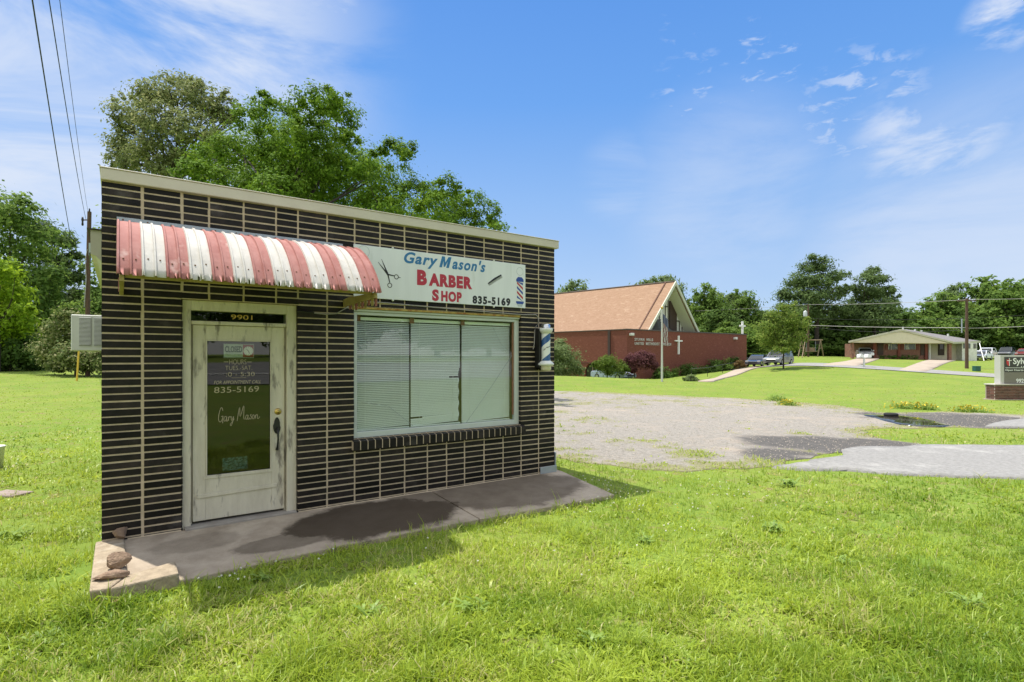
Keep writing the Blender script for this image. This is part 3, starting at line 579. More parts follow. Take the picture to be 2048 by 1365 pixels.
vs = []; idx = {}
for i, (x, l) in enumerate(cols):
    for j in range(ys+1):
        t = j/ys; y, z = aprof(t, l); idx[i, j] = len(vs); vs.append((x, y, z))
for i in range(len(cols)-1):
    xm = (cols[i][0]+cols[i+1][0])/2; k = int((xm-U0)/((U1-U0)/NS)); mi = 0 if min(k, NS-1) % 2 == 0 else 1
    for j in range(ys): sheetb.add([vs[idx[i, j]], vs[idx[i, j+1]], vs[idx[i+1, j+1]], vs[idx[i+1, j]]], [(0, 1, 2, 3)], mi, .5, True)
so_ = sheetb.build('corrugated_sheet', [red_aw, white_aw], aw, o)
bm = bmesh.new(); bm.from_mesh(so_.data); bmesh.ops.remove_doubles(bm, verts=bm.verts, dist=1e-5); bm.to_mesh(so_.data); bm.free()
so_.data.set_sharp_from_angle(angle=R(24)) if hasattr(so_.data, 'set_sharp_from_angle') else None
so_m = so_.modifiers.new('thick', 'SOLIDIFY'); so_m.thickness = .003; so_m.offset = -1
MB().box(U0-.0, 2.33, -.022, -.011, 1.305+B, 1.375+B).build('flashing', steel_m, aw, o, bev=.002)
for i in range(NP):
    for t in (.12, .86):
        y, z = aprof(t+random.uniform(-.02, .02)); y2, z2 = aprof(t+.02); n_ = Vector((0, -(z-z2), (y-y2)*-1)).normalized(); n_ = n_ if n_.z > 0 else -n_
        c = Vector((U0+(i+.55)*pw, y, z)); MB().box(c.x-.006, c.x+.006, c.y-.006, c.y+.006, c.z-.004, c.z+.006).build('screw', rust_m, aw, o)
for x in np.arange(U0+.05, 2.3, .2): MB().box(x-.006, x+.006, -.026, -.021, 1.345+B, 1.357+B).build('screw', rust_m, aw, o)
for x, dirn in ((U0+.02, 1), (U1-.05, 1)):
    br = MB(); pts = [(-.012, ZBOT-.07), (-.012, ZBOT+.02)]+[(-.2-.16*k, ZBOT+.03-.004*k) for k in range(6)]+[(-PO+.04, ZBOT-.0), (-PO+.04, ZBOT-.05), (-.75, ZBOT-.05), (-.4, ZBOT-.055)]
    br.prism(pts, 'x', x, x+.035); br.build('bracket', wood_y, aw, o, bev=.004)
    fb = MB()
    for k in (range(9) if x > 1 else (8,)):
        ya = -.12-k*.1; d = .10+.02*((k*7) % 3-1); fb.prism([(ya, ZBOT-.02), (ya-.075, ZBOT-.02), (ya-.068, ZBOT-.06-d*.6), (ya-.007, ZBOT-.06-d*.6)], 'x', x+.0375 if x > 1 else x-.006, x+.0415 if x > 1 else x-.002, k % 2)
    fb.build('valance', [red_aw, wood_y], aw, o)
MB().box(U0+.06, U1-.055, -PO+.075, -PO+.115, ZBOT-.01, ZBOT+.035).build('front_rail', wood_y, aw, o)

# ------------------------------------------------------------------ sign
sg = sthing('shop_sign', 'long white barber shop sign with blue and red lettering above the window', 'sign', 3.77, 0, .74+B); o = (3.77, 0, .74+B); yf = -.034
MB().box(2.46, 5.085, yf, -.0095, .742+B, 1.392+B).build('panel', signw_m, sg, o, bev=.003)
ye = yf-.001
text("Gary", blue_m, (3.12, 3.61, 1.182+B, 1.375+B), ye, sg, 'lettering', o, shear=.28, bold=.03, spacing=1.15)
text("ason's", blue_m, (3.83, 4.37, 1.213+B, 1.372+B), ye, sg, 'lettering', o, shear=.28, bold=.03, spacing=1.15)
mm = MB(); mm.prism([(3.632+.145*x+.042*z_, 1.220+B+.15*z_) for x, z_ in ((0, 0), (.27, 0), (.27, .60), (.43, .08), (.57, .08), (.73, .60), (.73, 0), (1, 0), (1, 1), (.70, 1), (.5, .46), (.30, 1), (0, 1))], 'y', ye-.001, ye+.001); mm.build('lettering', blue_m, sg, o)
text('B', red_m, (3.305, 3.448, .955+B, 1.158+B), ye, sg, 'lettering', o, bold=.06)
text('ARBER', red_m, (3.475, 4.15, .957+B, 1.128+B), ye, sg, 'lettering', o, bold=.06, spacing=1.15)
text('S', red_m, (3.525, 3.625, .760+B, .916+B), ye, sg, 'lettering', o, bold=.055)
text('HOP', red_m, (3.66, 3.98, .762+B, .905+B), ye, sg, 'lettering', o, bold=.055, spacing=1.15)
text('835-5169', ink_m, (4.155, 4.805, .757+B, .876+B), ye, sg, 'lettering', o, bold=.05, spacing=1.2)
scs = MB()                                             # scissors
def bar2(p, q, w0, w1, mb, yy=ye, th=.0012):
    p, q = Vector(p), Vector(q); d = (q-p).normalized(); n_ = Vector((-d.y, d.x)); mb.prism([tuple(p+n_*w0), tuple(q+n_*w1), tuple(q-n_*w1), tuple(p-n_*w0)], 'y', yy-th, yy)
def ring(c, r, w, mb, yy=ye, th=.0012, n_=20, sq=1):
    for k in range(n_):
        a, b = 2*math.pi*k/n_, 2*math.pi*(k+1)/n_
        mb.prism([(c[0]+(r-w)*math.cos(a), c[1]+(r-w)*math.sin(a)*sq), (c[0]+r*math.cos(a), c[1]+r*math.sin(a)*sq), (c[0]+r*math.cos(b), c[1]+r*math.sin(b)*sq), (c[0]+(r-w)*math.cos(b), c[1]+(r-w)*math.sin(b)*sq)], 'y', yy-th, yy)
def px2(x, z): return (2.60+x, B+.90+z)
bar2(px2(.17, .30), px2(.30, .155), .002, .012, scs); bar2(px2(.215, .34), px2(.30, .155), .002, .012, scs)
bar2(px2(.30, .155), px2(.385, .145), .009, .006, scs); bar2(px2(.30, .155), px2(.325, .055), .009, .006, scs)
ring(px2(.415, .135), .032, .009, scs); ring(px2(.325, .02), .032, .009, scs); bar2(px2(.44, .135), px2(.475, .128), .005, .002, scs)
scs.build('scissors_picture', ink_m, sg, o)
cb = MB(); p, q = Vector((4.42, 1.045+B)), Vector((4.655, 1.185+B)); d = (q-p).normalized(); n_ = Vector((-d.y, d.x))
cb.prism([tuple(p+n_*.022), tuple(p+(q-p)*.5+n_*.038), tuple(q+n_*.03), tuple(q+n_*.012), tuple(p+n_*.008)], 'y', ye-.0012, ye)
for k in range(22):
    a = p+(q-p)*(k+.5)/22; cb.prism([tuple(a+n_*.012+d*.003), tuple(a+n_*.012-d*.003), tuple(a-n_*.022-d*.0015), tuple(a-n_*.022+d*.0015)], 'y', ye-.0012, ye)
cb.build('comb_picture', ink_m, sg, o)
pp = MB(); xa, xb = 4.925, 5.035                        # painted barber pole
pp.box(xa, xb, ye-.001, ye, .84+B, 1.13+B, 0)
for k in range(-2, 5):
    for s_, mi in ((0, 1), (.07, 2)):
        z0 = .80+B+k*.14+s_
        poly = [(xa, z0+.09), (xa, z0+.125), (xb, z0+.035), (xb, z0)]
        poly = [(x, min(max(zz, .84+B), 1.13+B)) for x, zz in poly]
        if max(p_[1] for p_ in poly)-min(p_[1] for p_ in poly) > .02: pp.prism(poly, 'y', ye-.0016-.0002*mi, ye-.0005, mi)
pp.prism([(xa-.012, 1.13+B), (xb+.012, 1.13+B), (xb+.012, 1.165+B), (xb-.02, 1.20+B), (xa+.02, 1.20+B), (xa-.012, 1.165+B)], 'y', ye-.002, ye, 1)
pp.prism([(xa-.015, .84+B), (xb+.015, .84+B), (xb+.015, .815+B), (xb-.005, .80+B), (xa+.005, .80+B), (xa-.015, .815+B)], 'y', ye-.002, ye, 1)
pp.prism([(xa, .80+B), (xb, .80+B), (xb-.02, .765+B), (xa+.02, .765+B)], 'y', ye-.002, ye, 3)
pp.build('pole_picture', [white_m, mat('royal blue', (.02, .06, .30), rough=.5), red_m, palegrey_m], sg, o)
for c_, r_ in (((4.98, 1.285+B), .062), ((2.585, 1.31+B), .075)): cc = MB(); ring(c_, r_, .005, cc); cc.build('circle_outline', palegrey_m, sg, o)
for x, zz in ((2.97, 1.398), (4.52, 1.398), (2.97, .735), (4.52, .735)): MB().lathe([(0, -.03), (.011, -.028), (.016, -.018), (.014, -.0085)], (x, -.01, zz+B), 10, 0, 'y').build('bolt', white_m, sg, o)
# closed card behind the door glass
cdx = (1.062, 1.365, -.003+B, .155+B); cl_ = sthing('closed_sign', 'white closed sign with a red clock face taped inside the door glass', 'sign', 1.21, .105, -.003+B); o = (1.21, .105, -.003+B); yy = .104
MB().box(cdx[0], cdx[1], yy, yy+.004, cdx[2], cdx[3]).build('card', mat('card white', (.78, .78, .70), rough=.6), cl_, o)
MB().box(cdx[0]+.19, cdx[1]-.004, yy-.0012, yy-.0002, cdx[2]+.01, cdx[3]-.01).build('red_panel', mat('card red', (.45, .06, .05), rough=.6), cl_, o)
text('CLOSED', mat('card green', (.01, .09, .04), rough=.6), (cdx[0]+.012, cdx[0]+.182, cdx[2]+.062, cdx[2]+.132), yy-.001, cl_, 'lettering', o, bold=.03)
text('Please Call Again', mat('card pale green', (.25, .38, .25), rough=.6), (cdx[0]+.015, cdx[0]+.182, cdx[2]+.025, cdx[2]+.050), yy-.001, cl_, 'lettering', o, shear=.3)
ck = MB(); ck.lathe([(0, -.003), (.05, -.003), (.05, 0)], (cdx[1]-.058, yy-.0012, (cdx[2]+cdx[3])/2), 24, 0, 'y', smooth=False); ck.build('clock_face', mat('clock white', (.75, .73, .66), rough=.6), cl_, o)
hd = MB(); c_ = (cdx[1]-.058, (cdx[2]+cdx[3])/2); bar2(c_, (c_[0]-.022, c_[1]+.022), .003, .002, hd, yy-.0045); bar2(c_, (c_[0]+.012, c_[1]-.03), .003, .002, hd, yy-.0045)
for k in range(12): a = k*math.pi/6; bar2((c_[0]+.038*math.cos(a), c_[1]+.038*math.sin(a)), (c_[0]+.046*math.cos(a), c_[1]+.046*math.sin(a)), .002, .002, hd, yy-.0045)
hd.build('clock_hand', ink_m, cl_, o)
stp = MB()
for k in range(26):
    for z_ in (cdx[2]+.001, cdx[3]-.008): x = cdx[0]+.004+k*.0114; stp.prism([(x, z_), (x+.006, z_), (x+.009, z_+.007), (x+.003, z_+.007)], 'y', yy-.0009, yy-.0001)
stp.build('border', ink_m, cl_, o)
# paper low in the door glass
lp = MB(); lp.box(1.05, 1.30, .12, .123, -1.24+B, -1.10+B)
lp.build('paper_notice', mat('pale teal paper', (.12, .22, .26), (.03, .05, .06), 30, .4, lo=.45, hi=.55, stretch=(1, 1, 2.5)), org=(1.17, .12, -1.24+B), loc=SL(1.17, .12, -1.24+B), rotz=ROT, label='small dark teal notice low behind the door glass', cat='notice')

# ------------------------------------------------------------------ blinds
blind_m = mat('blind slats', (.85, .86, .83), (.80, .81, .78), 3, .5)
labs = ['leftmost venetian blind with slightly open slats behind the shop window', 'middle venetian blind with bent bottom slats behind the shop window', 'rightmost venetian blind beside the rusty window edge']
for bi, (a, b, tilt) in enumerate([(2.545, 3.275, 38), (3.30, 4.055, 47), (4.085, 4.915, 49)]):
    t = sthing('venetian_blind', labs[bi], 'blind', (a+b)/2, .15, -.9+B, 'venetian blinds in the shop window'); o = ((a+b)/2, .15, -.9+B)
    MB().box(a, b, .13, .165, .475+B, .515+B).build('headrail', blind_m, t, o)
    sm = MB(); ns = 59; hw = .0135
    for k in range(ns):
        zc = .462-(k+.5)*.0232; c, s_ = math.cos(R(tilt))*hw, math.sin(R(tilt))*hw; sag = .006*math.sin(k*1.3+bi)
        low = max(0, k-46)*.0016*(1 if bi else .6); xb_ = b-(.02+.008*math.sin(k*.9) if bi == 1 and k > 25 else 0)
        xa_ = a+.17 if bi == 1 and k == 54 else a
        if bi == 1 and k == 31: xb_ = b-.17
        sm.add([(xa_, .148-c, zc-s_+B-low*.3), (xb_, .148-c, zc-s_+B+low), (xb_, .148+c, zc+s_+B+low), (xa_, .148+c, zc+s_+B-low*.3)], [(0, 1, 2, 3)])
    sm.build('slats', blind_m, t, o)
    cdz = MB()
    for x in (a+.12, b-.12): cdz.box(x-.0015, x+.0015, .130, .132, -.90+B, .475+B)
    cdz.build('ladder_cord', blind_m, t, o)
    MB().box(a, b, .138, .158, -.925+B, -.908+B).build('bottom_rail', blind_m, t, o)

# ------------------------------------------------------------------ barber pole on the wall, conduit, downspout shoe
bp = sthing('barber_pole', 'wall-mounted barber pole with blue and white stripes at the right end of the shop', 'barber pole', 5.385, -.15, -.19+B); o = (5.385, -.15, -.19+B); cx, cy = 5.385, -.15
def cyl(prof, name, m, seg=28): MB().lathe([(r, z+B) for r, z in prof], (cx, cy, 0), seg).build(name, m, bp, o)
cyl([(0, .513), (.05, .510), (.066, .495), (.068, .45)], 'dome', mat('chrome dome', (.6, .62, .63), rough=.15, metal=.9))
cyl([(.068, .449), (.1, .445), (.104, .425), (.1, .405), (.085, .385), (.078, .37), (.068, .37)], 'top_collar', white_m)
cyl([(.068, -.045), (.085, -.055), (.118, -.085), (.122, -.105), (.1, -.12), (.078, -.12)], 'bottom_collar', white_m)
cyl([(.078, -.119), (.08, -.175), (.06, -.195), (0, -.197)], 'bottom_light', mat('milky lamp cup', (.62, .58, .42), rough=.35))
def stripemat():
    m = mat('barber stripes', (.8, .8, .78), rough=.18); t = m.node_tree; b = next(n for n in t.nodes if n.type == 'BSDF_PRINCIPLED')
    tcn = N(t, 'ShaderNodeTexCoord'); sp = N(t, 'ShaderNodeSeparateXYZ'); t.links.new(tcn.outputs['Object'], sp.inputs[0])
    at = N(t, 'ShaderNodeMath', operation='ARCTAN2'); t.links.new(sp.outputs[1], at.inputs[0]); t.links.new(sp.outputs[0], at.inputs[1])
    a = N(t, 'ShaderNodeMath', operation='MULTIPLY'); t.links.new(at.outputs[0], a.inputs[0]); a.inputs[1].default_value = -1/(2*math.pi)
    z_ = N(t, 'ShaderNodeMath', operation='MULTIPLY_ADD'); t.links.new(sp.outputs[2], z_.inputs[0]); z_.inputs[1].default_value = 1/.31; t.links.new(a.outputs[0], z_.inputs[2])
    z2 = N(t, 'ShaderNodeMath', operation='ADD'); t.links.new(z_.outputs[0], z2.inputs[0]); z2.inputs[1].default_value = .33
    f = N(t, 'ShaderNodeMath', operation='FRACT'); t.links.new(z2.outputs[0], f.inputs[0]); g_ = N(t, 'ShaderNodeMath', operation='LESS_THAN'); t.links.new(f.outputs[0], g_.inputs[0]); g_.inputs[1].default_value = .36
    mx = N(t, 'ShaderNodeMix', data_type='RGBA'); t.links.new(g_.outputs[0], mx.inputs[0]); mx.inputs[6].default_value = (.74, .76, .74, 1); mx.inputs[7].default_value = (.03, .10, .27, 1); t.links.new(mx.outputs[2], b.inputs['Base Color']); return m
cyl([(.068, .371), (.068, -.046)], 'cylinder', stripemat())
sm = MB()
for k in range(14):
    a = R(205+k*9); z_ = .12+.006*k+random.uniform(-.012, .012); w_ = random.uniform(.003, .008); sm.box(-w_, w_, -.0012, 0, 0, random.uniform(.006, .02), M=Matrix.Translation((cx+.0695*math.cos(a), cy+.0695*math.sin(a), z_+B))@Matrix.Rotation(a+math.pi/2, 4, 'Z'))
sm.build('worn_lettering', ink_m, bp, o)
MB().box(cx-.105, cx-.06, -.12, -.0085, -.15+B, .44+B).build('mount_bracket', black_m, bp, o, bev=.004)
m2 = MB(); m2.box(cx-.06, cx-.0, -.16, -.10, .405+B, .43+B); m2.box(cx-.06, cx-.0, -.16, -.10, -.11+B, -.08+B); m2.box(cx-.06, cx+.07, -.085, -.0085, -.18+B, -.12+B); m2.build('mount_arm', black_m, bp, o)
cw = MB(); cw.tube([(1.98, -.02, .525+B), (2.12, -.03, .515+B), (2.25, -.03, .53+B), (2.38, -.02, .61+B), (2.47, -.02, .69+B), (2.52, -.018, .70+B), (2.9, -.016, .695+B), (3.6, -.016, .675+B), (4.5, -.016, .655+B), (5.05, -.016, .645+B), (5.3, -.016, .655+B), (5.34, -.016, .62+B), (5.345, -.016, .53+B), (5.30, -.018, .48+B), (5.27, -.02, .42+B), (5.262, -.02, .2+B), (5.24, -.02, .13+B)], .0075, 6)
cw.build('electric_cable', mat('grey cable', (.30, .28, .25), rough=.6), org=SL(0, 0) and (1.98, 0, .52+B), loc=SL(1.98, 0, .52+B), rotz=ROT, label='thin grey cable running under the sign to the barber pole', cat='cable')
nz = MB(); nz.tube([(1.80, -.015, .535+B), (1.86, -.05, .53+B), (1.98, -.055, .522+B)], [.018, .016, .013], 8); nz.build('lamp_nipple', black_m, org=(1.80, 0, .53+B), loc=SL(1.80, 0, .53+B), rotz=ROT, label='short dark conduit end on the brick right of the door', cat='conduit')
ds = MB(); ds.box(5.375, 5.70, -.032, -.0225, -.005, .10); ds.box(5.678, 5.70, -.0225, .05, -.003, .30)
ds.build('metal_flashing', steel_m, org=(5.5, -.03, 0), loc=SL(5.5, -.03, 0), rotz=ROT, bev=.003, label='grey sheet metal flashing at the foot of the right shop corner', cat='flashing')

# ------------------------------------------------------------------ air conditioner on the left wall
ac = sthing('air_conditioner', 'white louvred window air conditioner on the left wall of the shop', 'air conditioner', -.15, 1.8, .09+B); o = (-.15, 1.8, .09+B)
acw = mat('ac white', (.66, .67, .64), (.60, .61, .58), 4, .45); X0, X1, Z0, Z1 = -.325, -.008, .082+B, .508+B
b_ = MB(); b_.box(X0, X1, 1.62, 2.2, Z0, Z1); b_.build('casing', acw, ac, o, bev=.008)
lv = MB(); gr = MB()
for xa, xb_ in ((X0+.075, X0+.185), (X0+.215, X1+.08)):
    gr.box(xa, xb_, 1.612, 1.619, Z0+.06, Z1-.03)
    for k in range(22): z_ = Z0+.065+k*.0152; lv.prism([(1.611, z_), (1.604, z_+.002), (1.606, z_+.009), (1.611, z_+.011)], 'x', xa, min(xb_, X1+.05))
gr.build('grille_recess', mat('grille dark', (.10, .10, .10), rough=.8), ac, o); lv.build('louvre', acw, ac, o)

# ------------------------------------------------------------------ foliage helpers
def leafcloud(blobs, n, size, aspect=.5, flat=.8, seed=0, sub=42, spread=.26, outw=.8, up=.55, shell=.5, rnd=.5):
    r = np.random.default_rng(seed); bl = np.array(blobs, float); w = bl[:, 3]**2; w /= w.sum(); P_, O_ = [], []
    for (x, y, z, rad), wi in zip(bl, w):
        m = max(30, int(n*wi)); nc = max(5, m//sub); d = r.normal(size=(nc, 3)); d /= np.linalg.norm(d, axis=1)[:, None]
        rr = rad*(shell+(1-shell)*r.random(nc)**.7); cc_ = d*rr[:, None]*np.array([1, 1, flat]); k = r.integers(0, nc, m)
        cs = rad*spread*(.5+r.random(nc))
        off = r.normal(size=(m, 3))*cs[k][:, None]*np.array([1, 1, .62]); P_.append(cc_[k]+off+np.array([x, y, z])); O_.append(d[k]+off/rad)
    p = np.concatenate(P_); od = np.concatenate(O_); m = len(p)
    nn = od*outw+np.array([0, 0, up])+r.normal(size=(m, 3))*rnd; nn /= np.linalg.norm(nn, axis=1)[:, None]
    t = np.cross(nn, r.normal(size=(m, 3))); t /= np.linalg.norm(t, axis=1)[:, None]; b = np.cross(nn, t)
    L = size*(.6+.8*r.random(m))[:, None]*.5; V = np.stack([p-t*L, p+b*L*aspect, p+t*L, p-b*L*aspect], 1).reshape(-1, 3)
    return V, np.arange(m*4).reshape(-1, 4), r.random(m)
def branch(mb, a, b, r0, r1, seed, bend=.12, n=5):
    rr = random.Random(seed); a, b = Vector(a), Vector(b); L = (b-a).length; pts = []
    o1 = Vector((rr.uniform(-1, 1), rr.uniform(-1, 1), rr.uniform(-.2, .6)))*L*bend
    for i in range(n+1): t = i/n; pts.append(a.lerp(b, t)+o1*math.sin(math.pi*t))
    mb.tube(pts, [r0+(r1-r0)*i/n for i in range(n+1)], 7)
def tree(name, label, cat, base, blobs, leaf, n, size, trunk=.2, fork=.35, group=None, seed=0, limbs=12, bark=None, twigs=0, **kw):
    """base=(x,y); blobs world (x,y,z,r)"""
    x, y = base; z = gz(x, y); t = thing(name, label, cat, (x, y, z), 0, group); bl = [(a-x, b-y, c-z, r) for a, b, c, r in blobs]
    top = max(b[2] for b in bl); low = min(b[2]-b[3]*.5 for b in bl); zf = max(.3, low+fork*(top-low))
    mb = MB(); branch(mb, (0, 0, -.3), (0, 0, zf), trunk, trunk*.7, seed, .03)
    for i, b in enumerate(sorted(bl, key=lambda q: -q[3])[:limbs]):
        st_ = Vector((0, 0, zf*random.Random(seed+i).uniform(.7, 1.0))); branch(mb, st_, (b[0], b[1], b[2]), trunk*.30, trunk*.07, seed+i)
        for k in range(twigs):
            rr = random.Random(seed*31+i*7+k); d = Vector((rr.gauss(0, 1), rr.gauss(0, 1), rr.gauss(.3, .8))).normalized()*b[3]*.85; branch(mb, st_.lerp(Vector(b[:3]), rr.uniform(.6, 1)), Vector(b[:3])+d, trunk*.12, trunk*.03, seed+k, .1, 4)
    mb.build('trunk', bark or bark_m, t)
    V, Fc, v = leafcloud(bl, n, size, seed=seed, **kw); fast('crown', V, Fc, leaf, v, t); return t
def pblobs(lst, Y, depth, seed, back=True):
    rr = random.Random(seed); out = []
    for px, py, r in lst:
        dy = rr.uniform(-depth, depth); p = P(px, py, Y+dy); out.append((p.x, p.y, p.z, r*(Y+dy)/F))
    return out
oak_m = leafmat('oak leaves', (.062, .130, .011), (.135, .245, .020), .27, .4, (.21, .32, .045))
olive_m = leafmat('olive leaves', (.12, .155, .055), (.22, .26, .10), .34, .45, (.34, .34, .17))
dec_m = leafmat('deciduous leaves', (.085, .155, .030), (.175, .270, .055), .42, .5)
dec2_m = leafmat('grey green leaves', (.10, .155, .060), (.19, .26, .10), .40, .5)
dark_lm = leafmat('dark leaves', (.060, .115, .026), (.120, .195, .045), .38, .45)
pine_m = leafmat('pine needles', (.070, .120, .040), (.15, .215, .070), .32, .5)
lime_m = leafmat('yellow green leaves', (.14, .24, .018), (.24, .36, .025), .45, .5)
cream_lm = leafmat('cream and green leaves', (.08, .13, .035), (.20, .23, .08), .3, .5, (.50, .47, .28))
purple_m = leafmat('purple leaves', (.085, .028, .034), (.17, .075, .075), .3, .5)
pale_m = leafmat('pale shrub leaves', (.13, .18, .065), (.22, .28, .12), .3, .5)

# oak behind the shop
T1 = [(620, 205, 44), (675, 235, 46), (560, 245, 44), (505, 235, 36), (640, 290, 52), (560, 310, 52), (480, 305, 48), (425, 320, 46), (385, 345, 36), (725, 330, 40), (790, 312, 38), (735, 365, 50), (640, 370, 56), (560, 385, 56), (480, 375, 48), (820, 385, 44), (885, 380, 36), (930, 405, 40), (975, 430, 34), (855, 425, 46), (765, 415, 54), (700, 440, 50), (920, 455, 45), (990, 470, 30), (600, 440, 60), (810, 470, 60), (668, 200, 34), (700, 280, 30), (530, 205, 26), (812, 308, 26), (420, 380, 50), (590, 350, 60), (655, 325, 50), (540, 345, 50), (620, 265, 40), (580, 280, 46)]
bx = SL(4.6, 15.5); tree('oak_tree', 'large bright green oak rising behind the shop roof', 'tree', (bx.x, bx.y), pblobs(T1, 24, 2.6, 1)+pblobs([(560, 330, 110), (700, 380, 110), (850, 440, 80)], 27, 1.5, 2), oak_m, 105000, .14, .30, .06, seed=11, limbs=18, twigs=3, sub=75, spread=.17, flat=.85, rnd=.45, outw=.9)
T2 = [(300, 190, 40), (350, 180, 42), (405, 200, 42), (445, 225, 34), (265, 235, 40), (325, 245, 46), (395, 260, 44), (250, 290, 34), (305, 305, 42), (370, 310, 38), (232, 320, 24), (465, 235, 18), (435, 290, 28), (385, 172, 22), (280, 330, 36), (340, 340, 36), (420, 340, 40), (240, 200, 14), (450, 190, 14), (250, 255, 20)]
b2 = P(350, 700, 36); tree('tall_tree', 'tall grey green open-crowned tree at left behind the shop', 'tree', (b2.x, b2.y), pblobs(T2, 36, 2.6, 3), olive_m, 23000, .22, .36, .35, seed=21, limbs=18, twigs=4, sub=34, spread=.20, flat=.9, shell=.45)
# left wood
def ptree(name, label, lst, Y, depth, leaf, n, size, bpx, seed, cat='tree', group=None, **kw):
    b = P(bpx, 740, Y); return tree(name, label, cat, (b.x, b.y), pblobs(lst, Y, depth, seed), leaf, n, size, seed=seed, group=group, **kw)
ptree('broadleaf_tree', 'big mid green tree at the far left edge of the lawn', [(20, 430, 46), (-40, 420, 60), (70, 480, 46), (15, 510, 60), (90, 560, 40), (50, 590, 56), (105, 640, 40), (10, 650, 70), (85, 690, 45), (-60, 560, 90), (-40, 680, 80), (45, 410, 22), (40, 720, 40)], 52, 3, dec_m, 26000, .40, 10, 31, trunk=.4)
ptree('pine_tree', 'dark pine leaning out beside the utility pole at left', [(70, 455, 30), (105, 475, 30), (135, 485, 18), (115, 520, 28), (150, 512, 14), (100, 560, 34), (140, 550, 26), (120, 600, 38), (155, 590, 18), (150, 640, 30), (95, 640, 30)], 58, 2.5, pine_m, 16000, .5, 110, 32, trunk=.3, aspect=.25, flat=.5)
ptree('maple_tree', 'bright yellow green young maple at the left frame edge', [(10, 545, 32), (35, 585, 26), (0, 600, 44), (45, 620, 18), (20, 640, 40), (-30, 580, 50), (-20, 660, 60), (30, 545, 12)], 42, 2, lime_m, 11000, .3, -5, 33, trunk=.18)
ptree('dark_shrub', 'dark green shrub thicket under the left wood', [(20, 700, 44), (60, 700, 36), (-40, 700, 60), (0, 725, 30), (55, 728, 24)], 44, 1.5, dark_lm, 9000, .3, 20, 34, cat='shrub', trunk=.08)
ptree('flowering_shrub', 'cream tipped green shrub left of the air conditioner', [(140, 640, 24), (120, 665, 30), (160, 670, 32), (105, 700, 30), (150, 710, 34), (190, 690, 30), (180, 725, 26), (120, 728, 22), (200, 650, 24), (95, 728, 14), (215, 720, 30)], 38, 1.6, cream_lm, 15000, .22, 150, 35, cat='shrub', trunk=.08)
ptree('broadleaf_tree', 'fresh green tree behind the left utility pole', [(150, 625, 26), (180, 620, 24), (205, 605, 30), (165, 650, 36), (215, 640, 40), (190, 575, 14)], 48, 2, dec_m, 9000, .32, 185, 36, trunk=.2)
for i, (px, Y, w_, lab) in enumerate([(-260, 55, 130, 'wide dark green tree left of the frame beyond the lane'), (262, 60, 60, 'dark tree hidden behind the shop beyond the lawn')]):
    ptree('broadleaf_tree', lab, [(px-40, 560, 60), (px+40, 540, 60), (px, 480, 60), (px-20, 640, 70), (px+30, 660, 60)], Y, 3, dec_m, 6000, .5, px, 40+i)

# background trees: four kinds, copied
def crown(h, w, nb, seed, low=.25, pine=False):
    rr = random.Random(seed); out = []
    for i in range(nb):
        t = (i+.5)/nb; zc = h*(low+(1-low)*.93*t); env = (math.sin(math.pi*(t*.80+.16))**.7) if not pine else (1.05-t)**.8
        for k in range(3 if env > .5 else 2):
            a = rr.uniform(0, 6.283); q = w*env*rr.uniform(.25, .75); out.append((q*math.cos(a), q*math.sin(a), zc+rr.uniform(-.05, .05)*h, w*env*rr.uniform(.30, .48)+.15))
    return out
PROTO = {}
def proto(kind, leaf, pine, seed, n, size):
    x, y = 0, 0; t = thing('background_tree', '', 'tree'); bl = crown(10, 4.2 if not pine else 3.4, 8 if not pine else 9, seed, .12 if not pine else .25, pine)
    mb = MB(); branch(mb, (0, 0, -.5), (0, 0, 9 if pine else 5), .26, .1, seed, .02)
    for i, b in enumerate(bl[::2]): branch(mb, (0, 0, min(b[2]*.8, 8.5)), b[:3], .1, .02, seed+i)
    mb.build('trunk', bark_m, t); V, Fc, v = leafcloud(bl, n, size, seed=seed, flat=.5 if pine else .8, aspect=.3 if pine else .55, spread=.25); fast('crown', V, Fc, leaf, v, t); PROTO[kind] = [t, False]
proto('a', dec_m, False, 61, 9000, .42); proto('b', dec2_m, False, 62, 9000, .40); proto('c', dark_lm, False, 63, 9000, .42); proto('d', dec_m, False, 65, 8000, .5)
def bgtree(kind, px, top, hw, Y, label, name='background_tree', group='trees beyond the church and house', rz=None):
    t, used = PROTO[kind]
    o = copy_tree(t) if used else t; PROTO[kind][1] = True
    x = (px-CX)/F*Y; z = gz(x, Y); h = EYE+(HY-top)/F*Y-z; w_ = hw*1.22/F*Y
    o.location = (x, Y, z-(.14*h if 'shrub' in name else 0)); s = w_/(4.2 if kind != 'p' else 3.4); o.scale = (s, s, h/10); o.rotation_euler.z = rz if rz is not None else random.uniform(0, 6.28); o.name = name; tag(o, label, 'tree', group); return o
